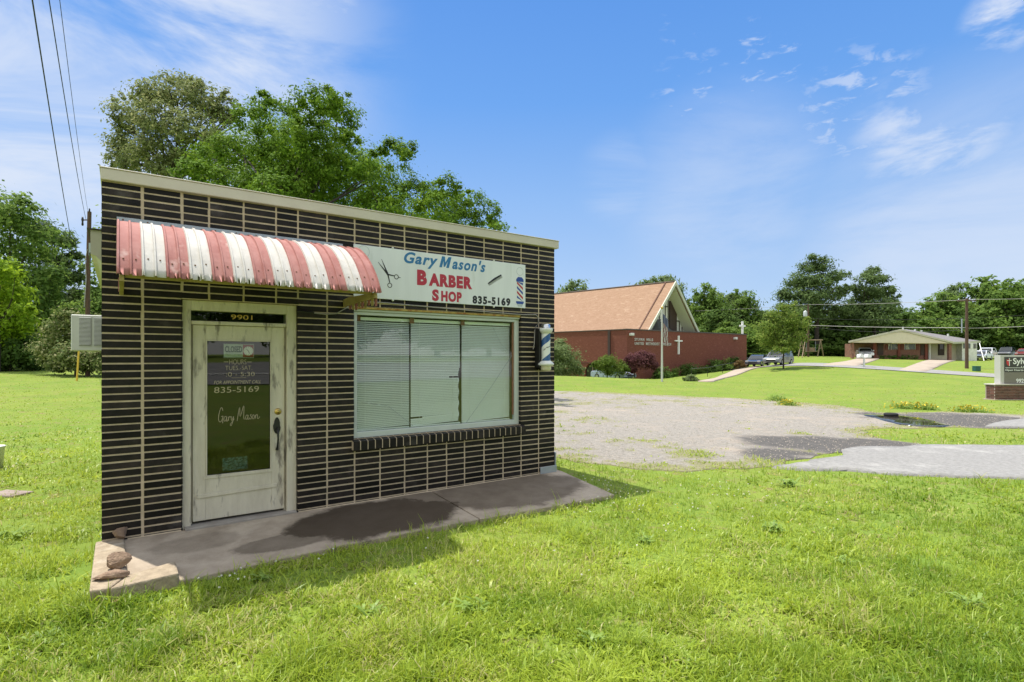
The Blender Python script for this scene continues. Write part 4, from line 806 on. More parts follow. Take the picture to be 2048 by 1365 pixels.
for a in [('b', 1142, 546, 42, 100, 'small grey green tree showing over the left end of the church roof'), ('b', 1300, 540, 48, 104, 'left half of the pair of treetops above the church ridge'), ('b', 1340, 534, 40, 106, 'taller treetop just left of the church gable peak'),
          ('a', 1407, 556, 40, 100, 'dark green tree right of the church gable peak'), ('b', 1450, 574, 46, 103, 'grey green tree between the church gable and the white cross'), ('a', 1392, 585, 40, 103, 'green tree half behind the right slope of the church gable'), ('c', 1440, 608, 40, 92, 'low dark tree just right of the church gable foot'), ('a', 1490, 570, 48, 100, 'loose green tree behind the white cross'), ('b', 1535, 612, 44, 104, 'grey green tree in the gap left of the big pine'),
          ('d', 1470, 640, 40, 88, 'low bright tree behind the white cross base'), ('d', 1520, 652, 45, 90, 'low leafy tree behind the parked cars'), ('c', 1588, 612, 50, 96, 'dark tree under the big pine at its left'), ('c', 1660, 608, 60, 95, 'dark tree filling the wood behind the swing set'), ('d', 1700, 640, 50, 94, 'shaded bushy tree left of the beige house'),
          ('c', 1730, 600, 50, 98, 'dark tree below the second pine'), ('c', 1795, 608, 45, 100, 'dark round tree above the house ridge'), ('d', 1845, 600, 45, 104, 'green tree above the right slope of the house roof'), ('a', 1880, 575, 50, 112, 'rounded green tree right of the house chimney vents'), ('b', 1912, 553, 30, 116, 'small treetop left of the taller right-hand wood'),
          ('a', 1960, 542, 58, 112, 'tall broad tree behind the right utility pole'), ('d', 2010, 560, 50, 104, 'dense tree over the distant parked cars'), ('a', 2040, 545, 55, 110, 'tall tree at the right frame edge'), ('b', 2105, 540, 60, 110, 'tall tree cut by the right frame edge'), ('c', 1935, 612, 40, 104, 'dark lower tree behind the white house wing'), ('c', 2075, 610, 50, 100, 'dark lower tree above the church road sign'),
          ('a', 2180, 545, 70, 112, 'broad tree outside the right frame edge'), ('a', 1220, 585, 40, 104, 'tree hidden behind the church roof'), ('c', 1465, 632, 60, 118, 'far dark tree seen between the young tree and the church cross'), ('c', 1560, 620, 60, 120, 'far dark tree at the back of the wood left of the big pine'), ('c', 1650, 622, 60, 120, 'far dark tree at the back of the wood behind the swing set'), ('c', 1725, 618, 60, 118, 'far dark tree at the back of the wood behind the carport'), ('c', 1830, 622, 60, 122, 'far dark tree at the back of the wood behind the house ridge'), ('c', 1990, 640, 60, 124, 'far dark tree behind the distant parked cars')]: bgtree(*a)
# the two tall pines
TP = [(1633, 515, 15), (1618, 535, 22), (1650, 532, 20), (1600, 560, 28), (1645, 560, 30), (1678, 552, 18), (1585, 590, 28), (1625, 595, 34), (1668, 588, 28), (1690, 575, 12), (1575, 615, 22), (1645, 625, 34), (1690, 618, 22), (1600, 625, 28), (1568, 585, 12)]
b = P(1635, 712, 90); tree('pine_tree', 'tallest pine in the wood left of the beige house', 'tree', (b.x, b.y), pblobs(TP, 90, 2.2, 51), pine_m, 17000, .55, .4, .2, seed=51, limbs=14, aspect=.3, flat=.55, spread=.22)
TP2 = [(1745, 545, 16), (1735, 560, 20), (1758, 560, 18), (1730, 585, 26), (1762, 588, 24), (1780, 580, 14), (1715, 610, 26), (1755, 615, 30), (1785, 605, 14), (1795, 592, 8), (1740, 640, 30), (1712, 575, 10)]
b = P(1745, 712, 92); tree('pine_tree', 'second pine with rounded top right of the tallest pine', 'tree', (b.x, b.y), pblobs(TP2, 92, 2.2, 52), pine_m, 14000, .52, .35, .2, seed=52, limbs=12, aspect=.3, flat=.6, spread=.22)
TY = [(1563, 622, 16), (1545, 635, 18), (1583, 635, 18), (1530, 655, 20), (1565, 655, 24), (1598, 655, 18), (1540, 678, 22), (1575, 680, 24), (1600, 675, 14), (1520, 675, 12), (1560, 695, 18), (1590, 612, 9), (1612, 640, 8)]
b = gpt(1567, 738); tree('young_tree', 'young yellow green tree alone on the lawn beside the parked cars', 'tree', b, pblobs(TY, b[1], 1.0, 53), leafmat('young leaves', (.10, .17, .03), (.19, .265, .05), .42, .5, (.29, .33, .08)), 9000, .22, .09, .3, seed=53, limbs=10, twigs=2)
# understory along the far wood
for i, (px, top, hw, Y, lab) in enumerate([(1508, 690, 30, 86, 'low shrub behind the nearer dark car'), (1600, 676, 28, 89, 'shrub left of the swing set under the wood'), (1662, 668, 32, 90, 'shrub right of the swing set under the wood'), (1705, 676, 26, 92, 'dark shrub beside the carport'), (1448, 660, 34, 84, 'leafy shrub behind the right half of the church wall'), (1408, 668, 30, 84, 'shrub showing over the church parapet right of the gable')]):
    bgtree('c' if i % 2 else 'd', px, top, hw, Y, lab, 'background_shrub', 'shrubs under the far wood')
for i, (px, lab) in enumerate([(1395, 'undergrowth bush right of the church gable foot'), (1440, 'undergrowth bush behind the church wall end'), (1490, 'undergrowth bush under the trees behind the white cross'), (1535, 'undergrowth bush behind the parked cars'), (1585, 'undergrowth bush left of the transformer pole'), (1635, 'undergrowth bush behind the swing set'), (1685, 'undergrowth bush right of the swing set'), (1730, 'undergrowth bush behind the left carport'), (1790, 'undergrowth bush behind the house'), (1965, 'undergrowth bush behind the white cars at right'), (2020, 'undergrowth bush behind the black suv'), (2075, 'undergrowth bush behind the church road sign')]):
    bgtree('c' if i % 3 else 'd', px, 672+(i*37 % 14), 46, 106+(i % 3)*2, lab, 'background_shrub', 'undergrowth at the back of the wood')
# shrubs by the church
def shrub(name, label, lst, Y, leaf, n, size, seed, cat='shrub', **kw):
    b = P(lst[0][0], 750, Y); return tree(name, label, cat, (b.x, b.y), pblobs(lst, Y, .7, seed), leaf, n, size, seed=seed, trunk=kw.pop('trunk', .05), **kw)
shrub('large_shrub', 'large pale green shrub just right of the shop corner', [(1120, 705, 24), (1140, 715, 22), (1110, 730, 26), (1145, 738, 22), (1125, 690, 14), (1158, 742, 12), (1095, 700, 30)], 50, pale_m, 9000, .2, 71)
shrub('small_tree', 'small round green tree before the arched church window', [(1215, 722, 16), (1200, 732, 14), (1235, 730, 16), (1220, 738, 18), (1248, 738, 12), (1190, 728, 8)], 53, leafmat('fresh small leaves', (.08, .13, .02), (.14, .2, .04), .35), 6000, .18, 72, cat='tree', trunk=.07)
shrub('japanese_maple', 'purple leaved maple at the church corner', [(1270, 715, 14), (1295, 718, 16), (1258, 726, 12), (1282, 728, 18), (1305, 730, 12), (1265, 740, 10), (1285, 708, 8), (1250, 716, 7)], 54, purple_m, 6000, .17, 73, cat='tree', trunk=.07, limbs=8)
for i, (px, py, r, lab) in enumerate([(1322, 745, 16, 'dark shrub beside the flagpole'), (1345, 748, 13, 'low dark shrub under the church lettering'), (1378, 738, 16, 'dark shrub below the wall cross'), (1405, 742, 12, 'small green shrub right of the wall cross'), (1425, 730, 13, 'pointed dark shrub on the church wall'), (1445, 728, 14, 'round dark shrub near the right end of the church wall'), (1468, 722, 11, 'small shrub at the right end of the church wall')]):
    shrub('wall_shrub', lab, [(px, py, r), (px-6, py+8, r*.8), (px+7, py+7, r*.8), (px, py+14, r*.8)], 58+i*1.6, dark_lm if i % 2 == 0 else dec_m, 2200, .2, 80+i, group='shrubs along the church wall')
shrub('light_bush', 'light green rounded bush at the foot of the church steps', [(1380, 757, 9), (1370, 760, 7), (1392, 760, 7)], 39.5, pale_m, 2500, .12, 95)
shrub('dry_bush', 'rust tipped bush beside the nearer parked car', [(1480, 726, 7), (1487, 731, 6), (1473, 732, 6)], 64, leafmat('rusty leaves', (.12, .08, .03), (.2, .14, .06), .3), 900, .18, 96)
for k, u in enumerate((-20, -12, -4, 4, 12, 20, 28, 36)):   # trees across the street, behind the camera: seen mirrored in the glass
    q = C0+u*D1-(46+2*(k % 3))*D2; h_ = 9+2*(k % 3); t, used = PROTO['c' if k % 2 else 'a']; o_ = copy_tree(t); o_.location = (q[0], q[1], gz(*q)); o_.scale = (1.5, 1.5, h_/10); o_.rotation_euler.z = k
    o_.name = 'street_tree'; tag(o_, 'green tree across the street mirrored in the shop glass', 'tree', 'trees across the street')

# ------------------------------------------------------------------ church
K0 = np.array([11.98, 57.0]); E1 = np.array([1497, F]); E1 /= np.linalg.norm(E1); E2 = np.array([-1140, F]); E2 /= np.linalg.norm(E2)
def CH(t, s, z): q_ = K0+t*E1+s*E2; return Vector((q_[0], q_[1], z+B))
def tsolve(px, s=0): k = (px-CX)/F; a = K0+s*E2; return (k*a[1]-a[0])/(E1[0]-k*E1[1])
co = CH(0, 0, -2.4)
church = thing('church', 'red brick church with a steep brown shingled A-frame roof and flat parapet', 'church', co)
def cpart(mb, name, m, **kw): return mb.build(name, m, kw.pop('parent', church), co, **kw)
def slabw(mb, t0, t1, s0, s1, z0, z1, mi=0): mb.hexa([CH(t0, s0, z0), CH(t1, s0, z0), CH(t1, s1, z0), CH(t0, s1, z0)], [CH(t0, s0, z1), CH(t1, s0, z1), CH(t1, s1, z1), CH(t0, s1, z1)], mi)
ZP = 2.92; TE = 22.5
wl = MB(); slabw(wl, 0, TE, 0, .35, -3.4, ZP)
AR = [(3.6, 5.4), (8.2, 10.0)]; edges = [.35]+[e for a in AR for e in a]+[26]       # left wall with arched openings
for i in range(0, len(edges), 2): slabw(wl, 0, .35, edges[i], edges[i+1], -3.4, ZP)
def arch_z(k, n=10): return -1.25+.75*math.sin(math.pi*k/n)
for a, b_ in AR:
    n = 10
    for k in range(n):
        s0, s1 = a+(b_-a)*k/n, a+(b_-a)*(k+1)/n; z0, z1 = arch_z(k), arch_z(k+1)
        wl.add([CH(0, s0, z0), CH(0, s1, z1), CH(0, s1, ZP), CH(0, s0, ZP), CH(.35, s0, z0), CH(.35, s1, z1), CH(.35, s1, ZP), CH(.35, s0, ZP)], [(0, 1, 2, 3), (7, 6, 5, 4), (0, 4, 5, 1)])
slabw(wl, TE-.35, TE, .35, 26, -3.4, ZP); slabw(wl, .35, TE-.35, 25.65, 26, -3.4, ZP)
cpart(wl, 'wall', chbrick_m)
cp_ = MB(); slabw(cp_, -.06, TE+.06, -.06, .41, ZP+.003, ZP+.12); slabw(cp_, -.06, .41, .41, 26, ZP+.003, ZP+.10); cpart(cp_, 'coping', mat('dark metal coping', (.09, .07, .06), rough=.5))
fl = MB(); slabw(fl, .36, TE-.36, .42, 25.6, 2.4, 2.6); cpart(fl, 'flat_roof', mat('tar roof', (.12, .11, .10), rough=.9))
bd = MB(); slabw(bd, -.03, -.002, 2.6, 25.9, -.62, -.50); cpart(bd, 'brick_band', mat('dark brick band', (.11, .04, .03), rough=.9))
dn = MB(); slabw(dn, -.14, -.004, 2.0, 2.28, -2.6, ZP-.05); cpart(dn, 'downspout', mat('dark downspout', (.06, .035, .028), rough=.6))
for a, b_ in AR:
    gl = MB(); n = 10; pts = [(a, -2.9)]+[(a+(b_-a)*k/n, arch_z(k)) for k in range(n+1)]+[(b_, -2.9)]
    gl.hexa([CH(.22, s, z) for s, z in pts], [CH(.26, s, z) for s, z in pts]); w_ = cpart(gl, 'arched_window', carglass_m)
    mu = MB(); slabw(mu, .17, .21, (a+b_)/2-.04, (a+b_)/2+.04, -2.9, -.52); mu.build('mullion', tanwood_m, w_, co)
def CHa(t, s, z): return CH(t, s+.5, z)
# A-frame
TL, TR, TM, ZEV, ZRG, REC = 3.89, 13.28, 8.72, 2.75, 8.72, 1.45
rf = MB(); th = .28
for (ta, za, tb, zb) in ((TL-.1, ZEV, TM, ZRG), (TR+.1, ZEV, TM, ZRG)):
    rf.hexa([CHa(ta, .0, za-th), CHa(tb, 0, zb-th), CHa(tb, 26, zb-th), CHa(ta, 26, za-th)], [CHa(ta, .0, za), CHa(tb, 0, zb), CHa(tb, 26, zb), CHa(ta, 26, za)])
rr_ = cpart(rf, 'roof', shingle_m)
rk = MB()
for (ta, za, tb, zb) in ((TL-.16, ZEV-.05, TM, ZRG+.06), (TR+.16, ZEV-.05, TM, ZRG+.06)):
    rk.hexa([CHa(ta, -.12, za-.42), CHa(tb, -.12, zb-.48), CHa(tb, -.004, zb-.48), CHa(ta, -.004, za-.42)], [CHa(ta, -.12, za), CHa(tb, -.12, zb), CHa(tb, -.004, zb), CHa(ta, -.004, za)])
cpart(rk, 'rake_board', mat('pale green cream trim', (.52, .54, .44), rough=.6))
sf = MB()
for (ta, za, tb, zb) in ((TL+.25, ZEV+.0, TM, ZRG-.35), (TR-.25, ZEV+.0, TM, ZRG-.35)):
    sf.add([CHa(ta, .01, za-th-.02), CHa(tb, .01, zb-th-.02), CHa(tb, REC, zb-th-.02), CHa(ta, REC, za-th-.02)], [(0, 1, 2, 3)])
cpart(sf, 'soffit', mat('pale soffit', (.60, .61, .50), rough=.7))
sm_ = MB(); slope = (ZRG-ZEV)/(TM-TL)
sm_.hexa([CHa(TM-.05, 1.1, ZRG+.03), CHa(TL-.12, 1.1, ZEV+.01), CHa(TL-.12, 1.24, ZEV+.01), CHa(TM-.05, 1.24, ZRG+.03)], [CHa(TM-.05, 1.1, ZRG+.09), CHa(TL-.12, 1.1, ZEV+.07), CHa(TL-.12, 1.24, ZEV+.07), CHa(TM-.05, 1.24, ZRG+.09)]); sm_.build('roof_seam', mat('seam brown', (.12, .05, .03), rough=.8), rr_, co)
rcap = MB(); rcap.tube([CHa(TM, .05, ZRG+.01), CHa(TM, 26, ZRG+.01)], .10, 6); rcap.build('ridge_cap', mat('ridge dark', (.12, .09, .075), rough=.9), rr_, co)
gw = MB(); tri = [(TL+.35, 2.6), (TM, ZRG-.55), (TR-.35, 2.6)]; gw.hexa([CHa(t, REC, z) for t, z in tri], [CHa(t, REC+.2, z) for t, z in tri]); cpart(gw, 'gable_wall', mat('gable panel', (.66, .67, .60), rough=.6))
ta, tb = tsolve(1339.5, REC+.38), tsolve(1353.5, REC+.38); 
def gz_at(t): return min(ZRG-.55, 2.6+(t-TL-.35)/(TM-TL-.35)*(ZRG-3.15), 2.6+(TR-.35-t)/(TR-.35-TM)*(ZRG-3.15))
bp_ = MB(); bp_.hexa([CHa(ta, REC-.14, 2.65), CHa(tb, REC-.14, 2.65), CHa(tb, REC-.004, 2.65), CHa(ta, REC-.004, 2.65)], [CHa(ta, REC-.14, gz_at(ta)-.3), CHa(tb, REC-.14, gz_at(ta)-.25), CHa(tb, REC-.004, gz_at(ta)-.25), CHa(ta, REC-.004, gz_at(ta)-.3)]); cpart(bp_, 'centre_panel', brownwood_m)
mu = MB(); t = TL+.9
while t < TR-.6:
    if not ta-.1 < t < tb+.1: slabw(mu, t-.045, t+.045, REC+.43, REC+.496, 2.65, gz_at(t)-.05)
    t += .52
for z_ in (4.3, 5.9):
    a_ = TL+.35+(z_-2.6)/(ZRG-3.15)*(TM-TL-.35)+.2; b_ = TR-.35-(z_-2.6)/(ZRG-3.15)*(TR-.35-TM)-.2
    slabw(mu, a_, ta-.01, REC+.425, REC+.495, z_, z_+.12); slabw(mu, tb+.01, b_, REC+.425, REC+.495, z_, z_+.12)
cpart(mu, 'mullion_grid', mat('dark mullion', (.07, .055, .04), rough=.6))
dk = MB(); dk.hexa([CHa(6.2, .5, 2.6), CHa(9.6, .5, 2.6), CHa(9.6, REC-.2, 2.6), CHa(6.2, REC-.2, 2.6)], [CHa(7.0, .5, 2.7), CHa(8.9, .5, 2.7), CHa(8.6, REC-.2, 4.0), CHa(7.0, REC-.2, 4.4)]); cpart(dk, 'entry_roof', mat('dark entry roof', (.07, .075, .07), rough=.8))
letter_m = mat('pale metal letters', (.60, .58, .55), rough=.5); whitecross_m = mat('white metal', (.82, .82, .80), rough=.5)
def chtext(s_, px0, px1, py0, py1):
    t0, t1 = tsolve(px0, -.05), tsolve(px1, -.05); q_ = CH((t0+t1)/2, 0, 0); zt, zb = (HY-py0)/F*q_[1], (HY-py1)/F*q_[1]
    e = bpy.data.objects.new('lettering', None); o_ = text(s_, letter_m, (t0, t1, zb, zt), 0, church, 'lettering', spacing=1.25, bold=.012, ext=.02)
    bpy.data.objects.remove(e); o_.location = CH(0, -.045, 0)-co; o_.rotation_euler.z = math.atan2(E1[1], E1[0]); return o_
chtext('SYLVAN  HILLS', 1269.5, 1306, 677, 682.5); chtext('UNITED  METHODIST  CHURCH', 1269.5, 1342, 685.5, 691)
crs = MB(); tc_ = tsolve(1357.5, -.1); Yc = CH(tc_, 0, 0).y; k_ = Yc/F
slabw(crs, tc_-.085, tc_+.085, -.16, -.02, (HY-709)*k_, (HY-672)*k_); slabw(crs, tc_-.62, tc_-.088, -.16, -.02, (HY-683.5)*k_, (HY-681)*k_); slabw(crs, tc_+.088, tc_+.62, -.16, -.02, (HY-683.5)*k_, (HY-681)*k_)
cpart(crs, 'wall_cross', whitecross_m, part_label='tall thin white cross on the brick front')
for px, py in ((1264, 669), (1471.5, 677)):
    t0 = tsolve(px, -.2); q_ = CH(t0, 0, 0); lm = MB(); z_ = (HY-py)/F*q_.y; slabw(lm, t0-.2, t0+.2, -.35, -.005, z_-.15, z_+.12); cpart(lm, 'wall_lamp', white_m, bev=.03)
tc_ = tsolve(1484.5, .2); k_ = CH(tc_, 0, 0).y/F; zt = ZP+.123
rc = MB(); o_ = CH(tc_, .17, zt); h_ = 1.62
for a in ((-.13, .13, 0, h_), (-.60, -.132, .92, 1.14), (.132, .60, .92, 1.14)): slabw(rc, tc_+a[0], tc_+a[1], .10, .26, zt+a[2], zt+a[3])
rc.build('roof_cross', whitecross_m, org=o_, loc=o_, label='white cross standing on the right end of the church parapet', cat='cross')
# flagpole
x, y = GP(1324, 764); x, y = float(x[0]), float(y[0]); z = gz(x, y); ht = (HY-619)/F*y+EYE-z
fp = thing('flagpole', 'tall pale flagpole with a limp flag in front of the church', 'flagpole', (x, y, z))
MB().tube([(0, 0, -.2), (0, 0, ht)], [.075, .045], 10).build('pole', mat('pale pole', (.55, .55, .53), rough=.4), fp)
MB().lathe([(0, ht), (.08, ht+.05), (.09, ht+.12), (.05, ht+.19), (0, ht+.2)], seg=12).build('finial', brass_m, fp)
fm = MB(); n = 8
for k in range(n):
    xa, xb_ = .05+k*.045, .05+(k+1)*.045; ya, yb = .06*math.sin(k*1.7), .06*math.sin((k+1)*1.7)
    for j in range(6):
        z0, z1 = ht-.25-j*.3-k*.06, ht-.25-(j+1)*.3-k*.06; fm.add([(xa, ya, z0), (xb_, yb, z0-.06), (xb_, yb, z1-.06), (xa, ya, z1)], [(0, 1, 2, 3)], (j+k) % 2 if j > 1 else 2)
fm.build('flag', [mat('flag red', (.26, .12, .12)), mat('flag white', (.48, .48, .48)), mat('flag blue', (.12, .14, .22))], fp)
# steps path and railing
sheet('church_path', densify([gpt(1396, 764), gpt(1440, 753), gpt(1495, 737), gpt(1512, 733), gpt(1530, 734), gpt(1500, 741), gpt(1450, 757), gpt(1425, 765)], 1), drive_m, .07, .6)
rl = MB(); pts = [gpt(a, b) for a, b in ((1383, 762), (1415, 754), (1445, 747), (1475, 739), (1500, 733))]
pz = [Vector((a, b, gz(a, b))) for a, b in pts]; rl.tube([p+Vector((0, 0, .9)) for p in pz], .03, 6)
for p in pz: rl.tube([p, p+Vector((0, 0, .88))], .025, 6)
rl.build('handrail', black_m, org=pz[0], loc=pz[0], label='black metal handrail beside the church path', cat='railing')

# ------------------------------------------------------------------ house
ho = P(1802, 718, 75); hx = gz(ho.x, 75)
house = thing('house', 'low beige gabled house with two carports and brick front', 'house', (ho.x, 75, hx))
ho = Vector((ho.x, 75, hx))
def hb(mb, px0, px1, py0, py1, Y0, Y1, mi=0, zb=None):
    x0, x1 = (px0-CX)/F*Y0, (px1-CX)/F*Y0; z1 = EYE+(HY-py0)/F*Y0; z0 = EYE+(HY-py1)/F*Y0 if zb is None else zb
    return mb.box(x0, x1, Y0, Y1, z0, z1, mi)
def hpart(mb, name, m, parent=None, **kw): return mb.build(name, m, parent or house, ho, **kw)
ZF = hx-.05; eL, eR, ap = P(1697, 685.3, 75), P(1906, 686.6, 75), P(1802, 661.5, 75)
gb = MB(); tri = [P(1702, 685.6, 75), P(1901, 687, 75), P(1802, 662.5, 75)]; gb.hexa(tri, [v+Vector((0, .2, 0)) for v in tri]); hpart(gb, 'gable', housebeige_m)
up = Vector((0, 0, .16)); bL, bR, bA = Vector(((1703-CX)/F*84, 84, eL.z)), P(1960.5, 684.5, 84), P(1813, 660.6, 84); bR = Vector((bR.x, 84, bR.z)); r = MB()
r.hexa([eL, ap, Vector((bA.x, 84, bA.z-.05)), bL], [v+up for v in (eL, ap, Vector((bA.x, 84, bA.z-.05)), bL)]); f0 = Vector((0, -.35, 0))
r.hexa([ap, eR, bR, Vector((bA.x, 84, bA.z-.05))], [v+up for v in (ap, eR, bR, Vector((bA.x, 84, bA.z-.05)))]); hroof = hpart(r, 'roof', greyroof_m)
rk = MB()
for a, b_ in ((eL, ap), (ap, eR)): rk.hexa([a+Vector((0, -.12, -.06)), b_+Vector((0, -.12, -.06)), b_+Vector((0, -.005, -.06)), a+Vector((0, -.005, -.06))], [a+Vector((0, -.12, .19)), b_+Vector((0, -.12, .19)), b_+Vector((0, -.005, .19)), a+Vector((0, -.005, .19))])
rk.hexa([eR+Vector((0, 0, -.1)), bR+Vector((0, -.1, -.1)), bR+Vector((.1, 0, -.1)), eR+Vector((.1, .1, -.1))], [eR+Vector((.02, 0, .165)), bR+Vector((0.02, -.1, .165)), bR+Vector((.1, 0, .165)), eR+Vector((.1, .1, .165))])
hpart(rk, 'fascia_board', cream_m)
for px, py, Y in ((1830, 664, 80), (1843, 666, 80), (1896, 673, 80), (1806, 659, 82)):
    v_ = P(px, py, Y); c_ = MB(); c_.tube([v_-Vector((0, 0, .25)), v_+Vector((0, 0, .35))], .12, 8); c_.build('roof_vent', white_m, hroof, ho)
cl2 = MB(); cl2.box((1705-CX)/F*84, (1903-CX)/F*75.25, 75.25, 84, EYE+(HY-687.6)/F*75.25, EYE+(HY-686.4)/F*75.25); hpart(cl2, 'porch_ceiling', housebeige_m)
w_ = MB(); hb(w_, 1746, 1860, 686, 0, 77, 83.5, zb=ZF-.4); bw = hpart(w_, 'brick_wall', housebrick_m)
w_ = MB(); hb(w_, 1862, 1927, 686, 0, 80, 83.8, zb=ZF-.9); hpart(w_, 'siding_wall', housebeige_m)
w_ = MB(); hb(w_, 1722, 1752, 686, 0, 83.6, 83.9, zb=ZF-.5); hpart(w_, 'carport_wall', housebeige_m)
w_ = MB(); hb(w_, 1924, 1954, 686, 0, 79, 83.9, zb=ZF-.9); ww = hpart(w_, 'white_wing', housewhite_m)
for a, b_ in ((1704, 1708), (1898, 1903.5)):
    p_ = MB(); hb(p_, a, b_, 686, 0, 75.3, 75.65, zb=ZF-.6); hpart(p_, 'porch_post', housebrick_m)
p_ = MB(); hb(p_, 1859, 1861.5, 686, 0, 76.6, 76.85, zb=ZF-.4); hpart(p_, 'porch_post', white_m, part_label='slim white porch post')
for a, b_ in ((1747, 1752.5), (1796, 1801), (1850.5, 1855.5)):
    p_ = MB(); hb(p_, a, b_, 686, 0, 76.8, 76.998, zb=ZF-.4); hpart(p_, 'pilaster', mat('red brick pilaster', (.22, .07, .05), rough=.9))
for a, b_, c_ in ((1756, 1767, 710), (1842, 1849.5, 711)):
    d_ = MB(); hb(d_, a, b_, 687.5, c_, 76.9, 76.997); hpart(d_, 'entry_door', brownwood_m)
d_ = MB(); hb(d_, 1877, 1889, 687, 711, 79.9, 79.997); dd_ = hpart(d_, 'side_door', brownwood_m); d_ = MB(); hb(d_, 1879.5, 1886.5, 688.5, 699, 79.86, 79.897); d_.build('door_glass', carglass_m, dd_, ho)
shred_m = mat('maroon shutter', (.16, .05, .04), rough=.7)
for a, b_ in ((1771, 1776), (1802, 1808.5), (1832, 1837.5)):
    d_ = MB(); hb(d_, a, b_, 687, 700, 76.93, 76.997); hpart(d_, 'shutter', shred_m)
for a, b_ in ((1777, 1795), (1809, 1831)):
    d_ = MB(); hb(d_, a, b_, 687, 699.5, 76.95, 76.996); wn_ = hpart(d_, 'window', mat('curtained glass', (.30, .33, .30), (.07, .09, .09), 1.2, .15, lo=.45, hi=.5))
    d_ = MB()
    for e in (a, a+(b_-a)*.3, b_-.5): hb(d_, e, e+.6, 687, 699.5, 76.91, 76.947)
    d_.build('frame', white_m, wn_, ho)
for a, b_ in ((1927, 1941), (1947.5, 1953)):
    d_ = MB(); hb(d_, a, b_, 687.5, 697.5, 78.95, 78.996); d_ = hpart(d_, 'window', mat('grey window', (.10, .11, .12), rough=.2))
    e = MB(); hb(e, (a+b_)/2-.8, (a+b_)/2+.8, 687.5, 697.5, 78.91, 78.945); e.build('mullion', mat('grey shutter', (.25, .22, .21), rough=.6), d_, ho)
for px, r_ in ((1765, 4.5), (1779, 4), (1788, 4.5), (1804, 5.5), (1815, 6), (1829, 6)):
    Y = 75.6; x = (px-CX)/F*Y; tree('hedge_shrub', {1765: 'small clipped hedge shrub by the left entry door of the house', 1779: 'smallest clipped hedge shrub under the left house window', 1788: 'clipped hedge shrub under the right edge of the left house window', 1804: 'clipped hedge shrub left in the group of three under the right house window', 1815: 'middle clipped hedge shrub under the right house window', 1829: 'clipped hedge shrub right in the group of three near the right entry door'}[px], 'shrub', (x, Y), [(x, Y, gz(x, Y)+.35, .34*r_/5), (x+.15, Y, gz(x, Y)+.3, .3*r_/5), (x-.15, Y, gz(x, Y)+.32, .3*r_/5)], dark_lm, 350, .14, seed=int(px), trunk=.03, group='clipped hedge shrubs before the house')

